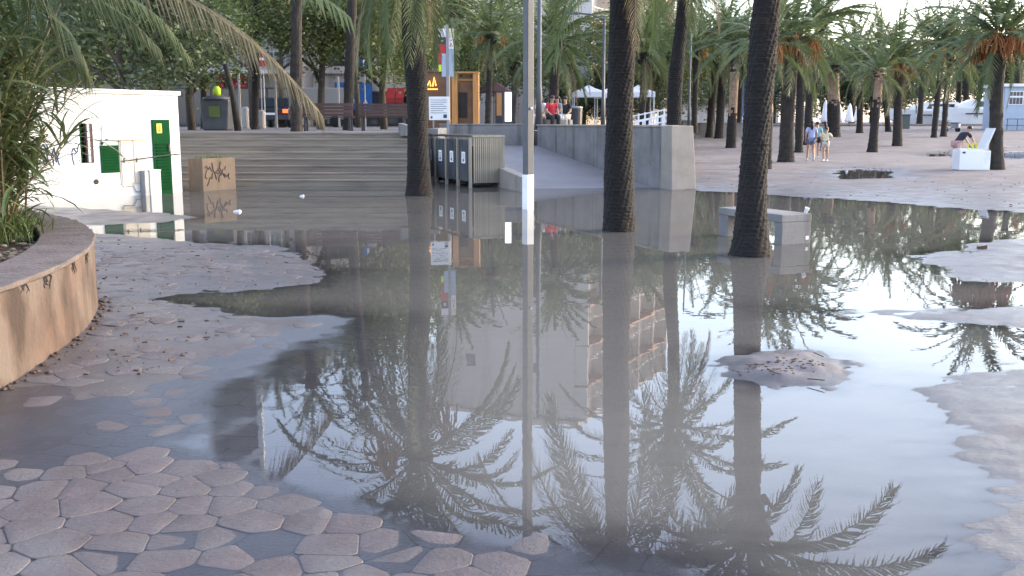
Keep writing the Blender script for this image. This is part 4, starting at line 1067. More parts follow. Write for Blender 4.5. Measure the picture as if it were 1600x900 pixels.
tree('low dark bush behind the white gazebos, left', 912, 71, 3.3, 2.4, 1.7, 24, True)
tree('low dark bush behind the white gazebos, right', 975, 71, 3.4, 2.6, 1.8, 25, True)
tree('round leafy tree just right of the dark middle palm at the back', 985, 70, 6.9, 3.4, 2.7, 22)
tree('leafy tree behind the leaning palm at the back', 1045, 72, 6.8, 3.2, 2.6, 23)
# ------------------------------------------------------------------ reeds and grass in the round planter
def blade(L, w, e0, e1, seed):
    r = random.Random(seed); m = MB(); n = 7; p = Vector((0, 0, 0)); vs = []
    for i in range(n + 1):
        t = i / n; a = e0 + (e1 - e0) * t ** 1.4; ww = w * (math.sin(math.pi * min(1, .12 + .88 * (1 - t) ** .8 * .9)) * .9 + .02) * (1 if t < 1 else .05)
        vs += [p + Vector((0, -ww, .25 * ww)), p + Vector((0, 0, -.0)), p + Vector((0, ww, .25 * ww))]
        p = p + Vector((math.cos(a), .05 * math.sin(3 * t + seed), math.sin(a))) * (L / n)
    fs = []
    for i in range(n):
        b = i * 3; fs += [(b, b + 1, b + 4, b + 3), (b + 1, b + 2, b + 5, b + 4)]
    m.add(vs, fs); return m
BL_ = [blade(l, w, R(a), R(b), i).mesh('leaf', M['reed']) for i, (l, w, a, b) in enumerate(((.75, .022, 60, -40), (.9, .026, 45, -55), (.6, .02, 70, 0), (.8, .024, 20, -65), (.55, .018, 80, 30), (.7, .024, 35, -30)))]
def reed(label, x, y, H, spread, nst, seed, nleaf=40, nfol=420, z0=.5, group='reed shrubs in the round planter'):
    r = random.Random(seed); o = thing('reed_shrub', label, 'shrub', (x, y, z0), 0, group)
    stems = []; m = MB()
    for i in range(nst):
        a = r.uniform(0, 6.28); l = H * r.uniform(.6, 1.0); t = spread * r.uniform(.2, 1.0)
        b = Vector((r.gauss(0, .12), r.gauss(0, .12), 0)); e = b + Vector((math.cos(a) * t, math.sin(a) * t, l)); md = b.lerp(e, .5) + Vector((-math.cos(a), -math.sin(a), 0)) * t * .22
        m.tube([b, md, e], [.016, .012, .005], 5); stems.append((b, md, e))
    m.build('stem', M['reed_stem'], o, True)
    def sp(): 
        s = r.choice(stems); t = r.random() ** .55; q = s[0].lerp(s[1], t * 2) if t < .5 else s[1].lerp(s[2], t * 2 - 1); return q
    for i in range(nleaf): link_copy('leaf', r.choice(BL_), o, sp(), (r.uniform(-.5, .5), r.uniform(-.3, .3), r.uniform(0, 6.28)), r.uniform(.7, 1.25))
    m = MB(); bl = [blade(r.uniform(.35, .85), r.uniform(.012, .026), R(r.uniform(10, 80)), R(r.uniform(-70, 10)), i) for i in range(24)]
    for i in range(nfol):
        b = r.choice(bl)
        T = Matrix.Translation(sp()) @ Matrix.Rotation(r.uniform(0, 6.28), 4, 'Z')
        m.add([T @ v for v in map(Vector, b.v)], b.f)
    stuff(m.build('foliage', M['reed'], o))
reed('tall reed shrub nearest the planter rim, overlapping the hut', -5.1, 10.0, 1.7, .55, 11, 1)
reed('bushy reed shrub left of the rim shrub', -5.35, 9.5, 2.0, .9, 14, 2, nfol=560)
reed('high reed shrub behind, reaching the top left corner', -5.75, 10.9, 2.6, .8, 14, 3, nfol=620)
reed('low reed shrub at the left picture edge', -5.25, 8.9, 1.15, .6, 9, 4)
reed('dense reed shrub deep inside the planter', -6.4, 11.6, 2.9, 1.0, 16, 5, nfol=700)
reed('reed shrub at the back of the planter, left of the hut', -6.8, 12.0, 2.7, 1.0, 14, 6, nfol=620)
reed('tallest reed shrub rising out of the picture top', -5.95, 10.1, 3.2, .8, 14, 7, nfol=620)
reed('broad reed shrub filling the gap before the hut', -5.5, 10.5, 1.9, .6, 16, 8, nfol=700)
reed('dark reed shrub low behind the grass at the left edge', -5.15, 9.9, 1.3, .75, 14, 9, nfol=560)
reed('tall thick reed shrub behind the broad one', -5.7, 11.4, 2.5, 1.0, 18, 10, nfol=800)
def grass_tuft(label, x, y, H, n, seed):
    r = random.Random(seed); m = MB()
    for i in range(n):
        b = blade(H * r.uniform(.5, 1), .007, R(r.uniform(55, 88)), R(r.uniform(-20, 50)), i)
        T = Matrix.Translation((r.gauss(0, .13), r.gauss(0, .13), 0)) @ Matrix.Rotation(r.uniform(0, 6.28), 4, 'Z'); m.add([T @ v for v in map(Vector, b.v)], b.f)
    o = m.build('grass_tuft', M['grass'])
    tag(o, label, 'grass', 'grass tufts in the round planter').location = (x, y, .52)
grass_tuft('tall grass tuft at the left edge inside the planter rim', -4.75, 9.55, .5, 120, 1)
grass_tuft('grass tuft under the rim shrub', -4.95, 10.15, .42, 110, 2)
grass_tuft('thin grass tuft near the back of the planter rim', -5.3, 10.8, .32, 80, 3)
grass_tuft('low grass tuft at the left edge nearest the viewer', -4.9, 8.9, .45, 120, 4)
#PART4
# ------------------------------------------------------------------ buildings
def facade_building(name, label, cat, x0, x1, Y, depth, floors, fh, mt, win, ground_h, rz=0, balcony=True, loc=None, nb=None, z0=TZ, seed=1, skip0=True):
    """front along local +x, facing local -y"""
    r = random.Random(seed); W = x1 - x0
    o = thing(name, label, cat, loc or (x0, Y, z0), rz)
    H = ground_h + floors * fh
    cols = nb or max(2, int(W / win)); cw = W / cols; ww, wh = cw * .42, fh * .62
    m = MB(); m.lo(0, W, .25, depth, 0, H)                       # core set back, openings left in the skin
    for f in range(floors):
        zb = ground_h + f * fh; zs = zb + fh * .14; zt = zs + wh
        m.lo(0, W, 0, .25, zb, zs); m.lo(0, W, 0, .25, zt, zb + fh)
        xs = [0]
        for c in range(cols): xs += [c * cw + (cw - ww) / 2, c * cw + (cw + ww) / 2]
        xs.append(W)
        for i in range(0, len(xs), 2): m.lo(xs[i], xs[i + 1], 0, .25, zs, zt)
    m.build('wall', mt, o)
    for f in range(floors):
        zb = ground_h + f * fh; zs = zb + fh * .14; zt = zs + wh
        for c in range(cols):
            a = c * cw + (cw - ww) / 2
            w = MB().lo(a + .01, a + ww - .01, .17, .22, zs, zt).build('window', M['shutter'], o)
            MB().lo(a + ww * .5 + .02, a + ww - .06, .15, .168, zs + .06, zt - .06).build('pane', M['glass'], w)
            MB().lo(a + .06, a + ww * .5 - .02, .15, .168, zs + .06, zt - .06).build('pane', M['glass'], w)
        if balcony:
            b = MB().lo(.2, W - .2, -1.1, -.004, zb - .02, zb + .14).build('balcony', M['salmon'] if mt is M['cream'] else mt, o)
            m = MB(); m.lo(.2, W - .2, -1.1, -1.05, zb + 1.0, zb + 1.06)
            n = int(W / .35)
            for i in range(n + 1): m.lo(.2 + i * (W - .4) / n - .015, .2 + i * (W - .4) / n + .015, -1.09, -1.06, zb + .14, zb + 1.0)
            m.build('railing', M['rail'], b)
            for c in range(cols + 1): MB().lo(max(.2, c * cw - .06), min(W - .2, c * cw + .06), -1.04, -.006, zb + .141, zb + fh - .03).build('partition', mt, b)
    rf = MB().lo(-.25, W + .25, -.35, depth + .2, H, H + .28).build('roof', mt, o)
    MB().lo(W * .3, W * .3 + 2.2, depth * .4, depth * .4 + 2, H + .28, H + 2.6).build('stair_head', mt, rf)
    return o, H
# pale block with balconies, mostly seen in the water
bu_ = Vector((8.5, 17)).normalized()
bB, HB = facade_building('apartment_block', 'tall cream apartment block with salmon balcony edges mirrored in the water', 'building', 0, 19, 0, 12, 6, 3.05, M['cream'], 3.2, 1.2, math.atan2(bu_.y, bu_.x), True, (4.7, 75, TZ), seed=2)
# its blank side wall faces left; small windows on it
for (yy, zz) in ((3, 6), (3, 9), (3, 12), (3, 15), (8.5, 9), (8.5, 15)):
    w = MB().lo(-.03, -.004, yy, yy + .8, zz, zz + 1.0).build('window', M['shutter'], bB); MB().lo(-.05, -.032, yy + .08, yy + .72, zz + .1, zz + .9).build('pane', M['glass'], w)
# shop building on the left
xA0, xA1 = at_y(215, 190, 62).x, at_y(470, 190, 62).x
bA, HA = facade_building('shop_building', 'grey building with shops below and dark balconies behind the left palms', 'building', xA0, xA1, 62, 9, 3, 3.1, M['cream2'], 2.6, 3.3, seed=3)
def glassfront(o, a, b, z0, z1, y=-.0):
    f = MB().lo(a, b, y - .06, y + .2, z0, z1).build('shop_front', M['dark_metal'], o)
    n = max(2, int((b - a) / 1.1)); w = (b - a) / n
    for i in range(n): MB().lo(a + i * w + .05, a + (i + 1) * w - .05, y - .085, y - .062, z0 + .1, z1 - .1).build('pane', M['glass'], f)
WA = xA1 - xA0
for a, b in ((.3, 3.0), (3.4, 5.6), (6.2, WA - .3)): glassfront(bA, a, b, .05, 2.3)
MB().lo(-.2, WA + .2, -1.5, .2, 3.05, 3.25).build('canopy', M['cream'], bA)
TMP = bpy.data.scenes.new('workbench')
def evaluated(ob):
    TMP.collection.objects.link(ob); vl = TMP.view_layers[0]; vl.update()
    me = bpy.data.meshes.new_from_object(ob.evaluated_get(vl.depsgraph)); bpy.data.objects.remove(ob); return me
def text_mesh(body, size, mt, parent, loc, rot=(math.pi / 2, 0, 0), name='lettering'):
    cu = bpy.data.curves.new('txt', 'FONT'); cu.body = body; cu.size = size; cu.extrude = .01; cu.align_x = 'CENTER'; cu.align_y = 'CENTER'
    t_ = bpy.data.objects.new('txt', cu); me = evaluated(t_)
    me.materials.clear(); me.materials.append(mt)
    return link_copy(name, me, parent, loc, rot)
def xin(px, Y, o): return at_y(px, 190, Y).x - o.location.x
for px0, px1, tx in ((341, 352, 'UI'), (361, 387, 'SEMI')):
    a, b = xin(px0, 61.8, bA), xin(px1, 61.8, bA); s = MB().lo(a, b, -.16, -.005, 2.32, 2.92).build('shop_sign', M['red'], bA)
    text_mesh(tx, .5, M['dark'], s, ((a + b) / 2, -.175, 2.62))
# white frame on the roof of the left building
fo = thing('roof_frame', 'white open steel frame with curved beam on the left roof, mirrored in the water', 'frame', (at_y(372, 190, 64).x, 64.5, TZ + HA + .28))
def mir(px, py): d = ray(px, py); t = 64.5 / d.y; return (d.x * t - fo.location.x, -(CAM_H + d.z * t) - fo.location.z)
for px, ya, yb in ((334, 640, 745), (412, 610, 772)):
    x, z1 = mir(px, yb)
    MB().lo(x - .16, x + .16, -.16, .16, 0, z1).build('mast', M['white_paint'], fo)
def beam(pts, w):
    m = MB(); P_ = [mir(*p) for p in pts]
    for (xa, za), (xb, zb), wa, wb in zip(P_[:-1], P_[1:], w[:-1], w[1:]):
        m.add([(xa, -.14, za - wa), (xb, -.14, zb - wb), (xb, -.14, zb + wb), (xa, -.14, za + wa), (xa, .14, za - wa), (xb, .14, zb - wb), (xb, .14, zb + wb), (xa, .14, za + wa)], [(0, 1, 2, 3), (7, 6, 5, 4), (3, 2, 6, 7), (0, 4, 5, 1), (0, 3, 7, 4), (1, 5, 6, 2)])
    m.build('beam', M['white_paint'], fo)
beam([(335, 736), (352, 740), (375, 728), (395, 714), (411, 702)], [.12, .22, .26, .34, .46])
beam([(336, 674), (360, 668), (380, 660), (411, 652)], [.36, .30, .28, .22])
(xl, zl), (xr, zr) = mir(338, 740), mir(409, 660)
MB().lo(xl, xr, -.05, .05, 1.0, zl - .2).build('panel', M['concrete'], fo)
# second row of shops behind the benches
xC0, xC1 = at_y(476, 190, 66).x, at_y(660, 190, 66).x
bC, HC = facade_building('shop_row', 'low beige row of shops with blue panels and red awnings behind the benches', 'building', xC0, xC1, 66, 9, 1, 3.2, M['cream'], 2.6, 3.3, seed=5, balcony=False)
WC = xC1 - xC0
glassfront(bC, .2, WC - .2, .05, 2.2)
for p0, p1, mt in ((524, 545, 'blue'), (546, 560, 'blue'), (561, 582, 'blue')):
    a, b = xin(p0, 65.7, bC), xin(p1, 65.7, bC); q = MB().lo(a, b, -.2, -.1, 1.0, 2.75).build('blue_panel', M[mt], bC)
    text_mesh('A', .5, M['white_paint'], q, ((a + b) / 2, -.215, 1.5))
for p0, p1 in ((604, 618), (619, 632)):
    a, b = xin(p0, 65, bC), xin(p1, 65, bC); m = MB(); m.prism([(a, -1.3), (b, -1.3), (b, -.1), (a, -.1)], [1.7, 1.7, 2.3, 2.3], [1.75, 1.75, 2.4, 2.4]); m.lo(a, b, -1.32, -1.28, 1.45, 1.75); m.build('awning', M['red'], bC)
# further block that closes the view on the left
facade_building('far_block', 'plain pale block far left behind the hut and trees', 'building', at_y(-60, 190, 70).x, at_y(205, 190, 70).x, 70, 10, 2, 3.0, M['cream2'], 3.0, 3.2, seed=6)
facade_building('far_block', 'long pale block beyond the trees at the end of the terrace', 'building', 14, 36, 140, 10, 3, 3.0, M['cream'], 3.4, 3.0, seed=7)

# ------------------------------------------------------------------ terrace furniture
def slat_bench(label, px0, px1, Y):
    x0, x1 = at_y(px0, 190, Y).x, at_y(px1, 190, Y).x; W = x1 - x0
    o = thing('slatted_bench', label, 'bench', (x0, Y, TZ), 0, 'brown benches on the terrace')
    for i in range(4): MB().lo(0, W, .02 + i * .11, .11 + i * .11, .42, .455).build('seat_slat', M['bench_wood'], o)
    for i in range(4): MB().lo(0, W, -.05, -.02, .47 + i * .105, .56 + i * .105).build('back_slat', M['bench_wood'], o)
    n = max(2, int(W / 1.4) + 1)
    for i in range(n):
        x = .12 + i * (W - .24) / (n - 1); m = MB(); m.lo(x - .03, x + .03, 0, .06, 0, .42); m.lo(x - .03, x + .03, .38, .44, 0, .42); m.lo(x - .03, x + .03, -.018, .0, .3, .9); m.build('leg', M['dark_metal'], o)
slat_bench('long brown slatted bench left of the tall straight palm', 470, 552, 33)
slat_bench('brown slatted bench right of the tall straight palm', 560, 636, 33.6)

def person(label, loc, rz, H, top, bottom, pose=None, long_hair=False, sleeves=True, legs_bare=True, group=None, name='person', top_len=0):
    J = dict(pel=(0, 0, .93), chest=(0, 0, 1.22), neck=(0, .0, 1.44), head=(0, .015, 1.56), crown=(0, .01, 1.68),
             shL=(-.17, 0, 1.38), elL=(-.22, -.02, 1.11), waL=(-.23, .06, .87), shR=(.17, 0, 1.38), elR=(.22, -.02, 1.11), waR=(.23, .06, .87),
             hiL=(-.09, 0, .90), knL=(-.10, .03, .50), anL=(-.10, -.03, .08), toL=(-.11, .13, .03), hiR=(.09, 0, .90), knR=(.10, .0, .50), anR=(.10, -.05, .08), toR=(.11, .11, .03))
    J.update(pose or {})
    s = H / 1.72; J = {k: Vector(v) * s for k, v in J.items()}
    RAD = dict(pel=(.135, .10), chest=(.14, .10), neck=(.052, .052), head=(.078, .095), crown=(.055, .06), shL=(.06, .06), shR=(.06, .06), elL=(.04, .04), elR=(.04, .04), waL=(.028, .024), waR=(.028, .024),
               hiL=(.09, .09), hiR=(.09, .09), knL=(.056, .056), knR=(.056, .056), anL=(.038, .038), anR=(.038, .038), toL=(.035, .028), toR=(.035, .028))
    E_ = [('pel', 'chest'), ('chest', 'neck'), ('neck', 'head'), ('head', 'crown'), ('chest', 'shL'), ('shL', 'elL'), ('elL', 'waL'), ('chest', 'shR'), ('shR', 'elR'), ('elR', 'waR'), ('pel', 'hiL'), ('hiL', 'knL'), ('knL', 'anL'), ('anL', 'toL'), ('pel', 'hiR'), ('hiR', 'knR'), ('knR', 'anR'), ('anR', 'toR')]
    def skin(names, edges, grow, mt, nm, root, extra=None):
        idx = {k: i for i, k in enumerate(names)}; me = bpy.data.meshes.new(nm)
        me.from_pydata([J[k] if k in J else extra[k] for k in names], [(idx[a], idx[b]) for a, b in edges], [])
        ob = bpy.data.objects.new(nm, me)
        md = ob.modifiers.new('skin', 'SKIN'); md.use_smooth_shade = True
        sv = me.skin_vertices[0].data
        for k, i in idx.items():
            rr = RAD.get(k, (.05, .05)); sv[i].radius = ((rr[0] + grow) * s, (rr[1] + grow) * s); sv[i].use_root = (k == root)
        sb = ob.modifiers.new('sub', 'SUBSURF'); sb.levels = 2; sb.render_levels = 2
        me2 = evaluated(ob)
        me2.name = nm; me2.materials.clear(); me2.materials.append(mt); return me2
    body = skin(list(J), E_, 0, M['skin'], 'body', 'pel')
    bm = bmesh.new(); bm.from_mesh(body); mb = MB()
    for sd in 'LR':                                  # five fingers rooted in each palm
        w = J['wa' + sd]; d = (w - J['el' + sd]).normalized(); sx = Vector((1, 0, 0)) if abs(d.x) < .8 else Vector((0, 1, 0)); sx = (sx - d * sx.dot(d)).normalized(); ny = d.cross(sx)
        mb.tube([w, w + d * .05 * s, w + d * .09 * s], [.024 * s, .034 * s, .03 * s], 7)
        for k, (o_, l) in enumerate(((-.026, .07), (-.009, .082), (.009, .078), (.025, .062))):
            q = w + d * .085 * s + ny * o_ * s; mb.tube([q, q + (d * l * .55 + sx * .008) * s, q + (d * l * .95 + sx * .028) * s], [.009 * s, .0085 * s, .006 * s], 5)
        q = w + d * .04 * s + ny * .03 * s; mb.tube([q, q + (d * .03 + ny * .025) * s, q + (d * .06 + ny * .03 + sx * .01) * s], [.011 * s, .010 * s, .007 * s], 5)
    hd = J['head']; up = (J['crown'] - J['neck']).normalized(); fw = Vector((0, 1, 0)); fw = (fw - up * fw.dot(up)).normalized(); rt = fw.cross(up)
    mb.tube([hd + fw * .085 * s + up * .01 * s, hd + fw * .115 * s - up * .025 * s], [.01 * s, .016 * s], 5)
    for q in (-1, 1): mb.ball(hd + rt * q * .08 * s - up * .005 * s, (.012 * s, .02 * s, .032 * s), 6, 5)
    tmp = mb.mesh('x', None); bm.from_mesh(tmp); bm.to_mesh(body); bm.free()
    body.polygons.foreach_set('use_smooth', [True] * len(body.polygons))
    o = link_copy(name, body, None, loc, (0, 0, rz)); tag(o, label, 'person', group)
    for q in (-1, 1):                                # eyes
        MB().ball(hd + fw * .088 * s + rt * q * .03 * s + up * .02 * s, .009 * s, 6, 5).build('eye', M['hair'], o)
    MB().ball(hd + fw * .09 * s - up * .055 * s, (.022 * s, .006 * s, .006 * s), 6, 5).build('mouth', M['c_pinkish'], o)
    # clothes
    cl = {k: J[k] for k in J}
    hemz = J['pel'] - Vector((0, 0, .03 * s + top_len)) ; ex = {'hem': hemz, 'slL': J['shL'].lerp(J['elL'], .75), 'slR': J['shR'].lerp(J['elR'], .75)}
    RAD.update(hem=(.15, .115), slL=(.052, .052), slR=(.052, .052)); RAD['col'] = (.06, .06); ex['col'] = J['chest'].lerp(J['neck'], .75)
    me = skin(['hem', 'pel', 'chest', 'col', 'shL', 'slL', 'shR', 'slR'], [('hem', 'pel'), ('pel', 'chest'), ('chest', 'col'), ('chest', 'shL'), ('shL', 'slL'), ('chest', 'shR'), ('shR', 'slR')], .016, top, 'shirt', 'chest', ex)
    link_copy('shirt', me, o)
    lo_ = {'thL': J['hiL'].lerp(J['knL'], .55 if legs_bare else 1), 'thR': J['hiR'].lerp(J['knR'], .55 if legs_bare else 1)}
    RAD.update(thL=(.075, .075), thR=(.075, .075))
    nm = ['pel', 'hiL', 'thL', 'hiR', 'thR']; ed = [('pel', 'hiL'), ('hiL', 'thL'), ('pel', 'hiR'), ('hiR', 'thR')]
    if not legs_bare: lo_.update(cuL=J['knL'].lerp(J['anL'], .9), cuR=J['knR'].lerp(J['anR'], .9)); RAD.update(cuL=(.05, .05), cuR=(.05, .05)); nm += ['cuL', 'cuR']; ed += [('thL', 'cuL'), ('thR', 'cuR')]
    link_copy('shorts' if legs_bare else 'trousers', skin(nm, ed, .02, bottom, 'shorts', 'pel', lo_), o)
    m = MB(); m.ball(hd + up * .05 * s - fw * .018 * s, (.092 * s, .098 * s, .085 * s), 12, 8)
    if long_hair: m.tube([hd - fw * .07 * s + up * .03 * s, hd - fw * .10 * s - up * .1 * s, hd - fw * .09 * s - up * .26 * s], [.075 * s, .08 * s, .035 * s], 8)
    m.build('hair', M['hair'], o, True)
    for sd in 'LR':
        a, t_ = J['an' + sd], J['to' + sd]; m = MB(); m.tube([a.lerp(t_, -.35) - Vector((0, 0, .05 * s)), a.lerp(t_, .4) - Vector((0, 0, .02 * s)), t_.lerp(a, -.12) ], [.036 * s, .045 * s, .035 * s], 8); m.build('shoe', M['rubber'] if not legs_bare else M['c_white'], o, True)
    return o
walk = dict(knL=(-.10, .14, .52), anL=(-.10, .22, .09), toL=(-.10, .38, .05), knR=(.10, .02, .50), anR=(.10, -.20, .12), toR=(.11, -.06, .03), elL=(-.24, -.08, 1.12), waL=(-.24, -.04, .88), elR=(.24, .02, 1.12), waR=(.24, .16, .92))
walk2 = dict(knR=(.10, .12, .52), anR=(.10, .16, .09), toR=(.10, .32, .05), knL=(-.10, .0, .50), anL=(-.10, -.16, .12), toL=(-.11, -.02, .03), elR=(.23, -.04, 1.12), waR=(.25, .02, .88))
GP = 'people walking on the sand'
p = on_ground(1266, 251); person('woman in pale blue top and denim shorts walking away beside the sturdy date palm', p, -.1, 1.66, M['c_lblue'], M['c_denim'], walk, True, group=GP)
p = on_ground(1275, 247); person('person in teal shirt and black shorts half hidden behind the pale blue top', p, -.2, 1.62, M['c_teal'], M['c_black'], walk2, False, group=GP)
p = on_ground(1289, 252); person('child in pale yellow top and light shorts with hands at the waist', p, 2.6, 1.38, M['c_yellow'], M['c_pale'], dict(elL=(-.30, -.08, 1.16), waL=(-.16, .08, 1.05), elR=(.30, -.08, 1.16), waR=(.16, .08, 1.05)), False, group=GP)
p = on_ground(1287, 236); person('person in grey top with dark hair further back beyond the child', p, .3, 1.62, M['c_grey'], M['c_denim'], walk, True, legs_bare=False, group=GP)
# man bending over the ice chest
p = on_ground(1507, 264); chp = on_ground(1520, 266)
bend = dict(pel=(0, -.08, .92), chest=(0, .12, 1.15), neck=(0, .30, 1.32), head=(0, .40, 1.40), crown=(0, .46, 1.50), shL=(-.17, .24, 1.27), elL=(-.20, .42, 1.05), waL=(-.14, .55, .85), shR=(.17, .24, 1.27), elR=(.20, .42, 1.05), waR=(.14, .55, .85), hiL=(-.09, -.08, .90), hiR=(.09, -.08, .90), knL=(-.10, -.02, .50), knR=(.1, -.02, .50), anL=(-.1, -.10, .08), anR=(.1, -.10, .08), toL=(-.11, .06, .03), toR=(.11, .06, .03))
person('man in dark navy shirt bending over the white ice chest at far right', p + Vector((-.02, .55, 0)), R(-78), 1.62, M['c_navy'], M['c_pinkish'], bend, False, legs_bare=False)
ch = thing('ice_chest', 'white chest cooler with raised lid beside the large right palm', 'cooler', (chp.x - .02, chp.y + .05, chp.z), 0)
MB().lo(-.42, .40, 0, .62, .0, .66).build('body', M['boat'], ch, bevel=.02)
MB().lo(.402, .62, .03, .60, .0, .64).build('side_box', M['white_paint'], ch, bevel=.015)
MB().lo(-.40, .38, .05, .57, .662, .70).build('rim', M['white_paint'], ch)
m = MB(); m.add([(.40, .0, .68), (.40, .62, .68), (.66, .62, 1.38), (.66, .0, 1.38), (.45, .0, .67), (.45, .62, .67), (.71, .62, 1.37), (.71, .0, 1.37)], [(0, 1, 2, 3), (7, 6, 5, 4), (3, 2, 6, 7), (0, 4, 5, 1), (0, 3, 7, 4), (1, 5, 6, 2)]); m.build('lid', M['white_paint'], ch)
MB().lo(-.34, -.24, -.006, -.0005, .55, .61).build('logo', M['dark_metal'], ch)
for i, (dx, c) in enumerate(((-.05, 'yellow'), (.12, 'lime'), (.24, 'yellow'))):
    q = tag(MB().lathe([(.03, 0), (.035, .02), (.035, .14), (.012, .19), (.012, .22)], 10).build('drink_bottle', M[c]), ['yellow bottle on the left of the open ice chest', 'green bottle in the middle of the open ice chest', 'yellow bottle on the right of the open ice chest'][i], 'bottle', 'bottles in the ice chest')
    q.location = (ch.location.x + dx, ch.location.y + .3, ch.location.z + .70)

# seated people by the ramp wall
sit = dict(pel=(0, 0, .50), chest=(0, .03, .80), neck=(0, .08, 1.02), head=(0, .11, 1.14), crown=(0, .12, 1.26), shL=(-.17, .06, .96), elL=(-.22, .10, .70), waL=(-.16, .32, .58), shR=(.17, .06, .96), elR=(.22, .10, .70), waR=(.16, .32, .58), hiL=(-.09, .02, .48), hiR=(.09, .02, .48), knL=(-.12, .44, .50), knR=(.12, .44, .50), anL=(-.12, .42, .08), anR=(.12, .42, .08), toL=(-.13, .58, .03), toR=(.13, .58, .03))
def sitter(label, px, Y, c, b, rz, lh=False):
    X = at_y(px, 190, Y).x
    o = person(label, (X, Y, TZ), rz, 1.7, M[c], M[b], sit, lh, legs_bare=False, group='people sitting behind the ramp wall')
    s = thing('low_block_seat', 'grey block seat under the ' + label, 'seat', (X, Y, TZ), rz, 'block seats behind the ramp wall'); MB().lo(-.22, .22, -.2, .2, 0, .37).build('seat_block', M['concrete'], s, bevel=.02)
sitter('person in white top sitting right of the round lamp post', 846, 38.5, 'c_white', 'c_pale', R(150), True)
sitter('person in bright red shirt sitting behind the wall', 861, 38.2, 'c_red', 'c_black', R(200))
sitter('person in grey shirt sitting right of the red shirt', 874, 38.8, 'c_grey', 'c_white', R(120), True)
sitter('person in black top sitting furthest right behind the wall', 884, 39.4, 'c_black', 'c_pale', R(160))

# information board, totem, kiosk, lit panels
ib = thing('notice_board', 'white notice board on two posts beside the big palm', 'sign', (at_y(684, 190, 29.0).x, 29.6, TZ - .0))
MB().lo(-.29, .29, -.02, .02, .34, 1.0).build('board', M['paper'], ib, bevel=.008)
for x in (-.17, .25): MB().lo(x - .02, x + .02, .021, .06, -1.3, 1.0).build('post', M['grey_metal'], ib)
m = MB()
for i in range(7): m.lo(-.24, .22 - .1 * (i % 3 == 2), -.0245, -.0205, .90 - i * .06, .912 - i * .06)
m.build('printed_line', M['graf_blue'], ib); MB().lo(.12, .22, -.0245, -.0205, .40, .50).build('printed_mark', M['graf_blue'], ib); MB().lo(-.24, -.19, -.0245, -.0205, .39, .45).build('printed_mark', M['graf_blue'], ib)
to = thing('totem_sign', 'tall totem pole with coloured panels left of the timber kiosk', 'sign', (at_y(700, 190, 33).x, 33, TZ), .12)
MB().lo(-.04, .04, -.04, .04, -.1, 3.3).build('pole', M['grey_metal'], to)
for (x0, x1, z0, z1, k) in ((-.28, -.045, 2.92, 3.18, 'paper'), (-.28, -.045, 2.70, 2.91, 'dark_metal'), (-.28, -.045, 2.42, 2.69, 'red'), (-.28, -.19, 2.08, 2.41, 'red'), (-.18, -.045, 1.70, 2.41, 'blue_light'), (-.28, -.19, 1.86, 2.07, 'lime'), (.045, .20, 2.92, 3.18, 'c_yellow'), (.045, .20, 2.56, 2.91, 'paper'), (.045, .20, 1.70, 2.55, 'blue_light')):
    MB().lo(x0, x1, -.03, .03, z0, z1).build('panel', M[k], to)
MB().ball((-.16, -.035, 2.8), (.035, .01, .03), 6, 4).build('emblem', M['paper'], to)
m = MB(); m.tube([(.08, -.035, 2.62), (.12, -.035, 2.75), (.16, -.035, 2.62)], .014, 4); m.tube([(.1, -.035, 2.8), (.15, -.035, 2.84)], .014, 4); m.build('emblem', M['red'], to)
ki = thing('timber_kiosk', 'orange timber kiosk with dark window above the retaining wall', 'kiosk', (at_y(706, 190, 36).x, 36, TZ))
kw = at_y(748, 190, 36).x - ki.location.x
for a in (0, kw - .2): MB().lo(a, a + .2, 0, .9, 0, 1.95).build('side_post', M['wood'], ki, bevel=.01)
MB().lo(.202, kw - .202, .25, .35, 0, 1.85).build('back_panel', M['wood_dark'], ki)
for zz in (.02, 1.7): MB().lo(.204, kw - .204, .20, .248, zz, zz + .06).build('rail', M['wood'], ki)
MB().lo(.24, .52, .21, .247, .44, 1.3).build('window', M['dark'], ki)
MB().lo(-.02, kw + .02, -.03, .95, 1.951, 2.0).build('roof', M['wood'], ki)
kb2 = thing('brown_kiosk', 'brown kiosk wall with an orange lit emblem right behind the big palm', 'kiosk', (at_y(655, 190, 37.5).x, 37.5, TZ))
kw2 = at_y(701, 190, 37.5).x - kb2.location.x
MB().lo(0, kw2, 0, 1.2, 0, 2.05).build('wall', M['wood_dark'], kb2); MB().lo(-.05, kw2 + .03, -.05, 1.25, 2.05, 2.12).build('roof', M['wood_dark'], kb2)
nx = at_y(675, 190, 37.5).x - kb2.location.x; m = MB(); nz = 1.45
m.tube([(nx - .22, -.02, nz), (nx + .22, -.02, nz)], .02, 5); m.tube([(nx - .16, -.02, nz + .1), (nx - .06, -.02, nz + .3), (nx - .03, -.02, nz + .1)], .022, 5); m.tube([(nx + .04, -.02, nz + .1), (nx + .10, -.02, nz + .42), (nx + .16, -.02, nz + .12)], .026, 5); m.build('lit_emblem', M['neon'], kb2)
def panel_stand(label, px0, px1, Y, z0, z1, k, cat='display', dark=True):
    x0, x1 = at_y(px0, 190, Y).x, at_y(px1, 190, Y).x; o = thing('display_panel', label, cat, ((x0 + x1) / 2, Y, TZ)); w = (x1 - x0) / 2
    MB().lo(-w - .06, w + .06, .0, .16, 0, z1 + .06).build('case', M['dark_metal'], o); MB().lo(-w, w, -.02, -.001, z0, z1).build('face', M[k], o)
panel_stand('bright white lit panel on the terrace left of the square lamp post', 789, 799, 38, .30, 1.36, 'lit')
panel_stand('orange poster panel left of the bright white panel', 776, 784, 44, .55, 1.5, 'wood')
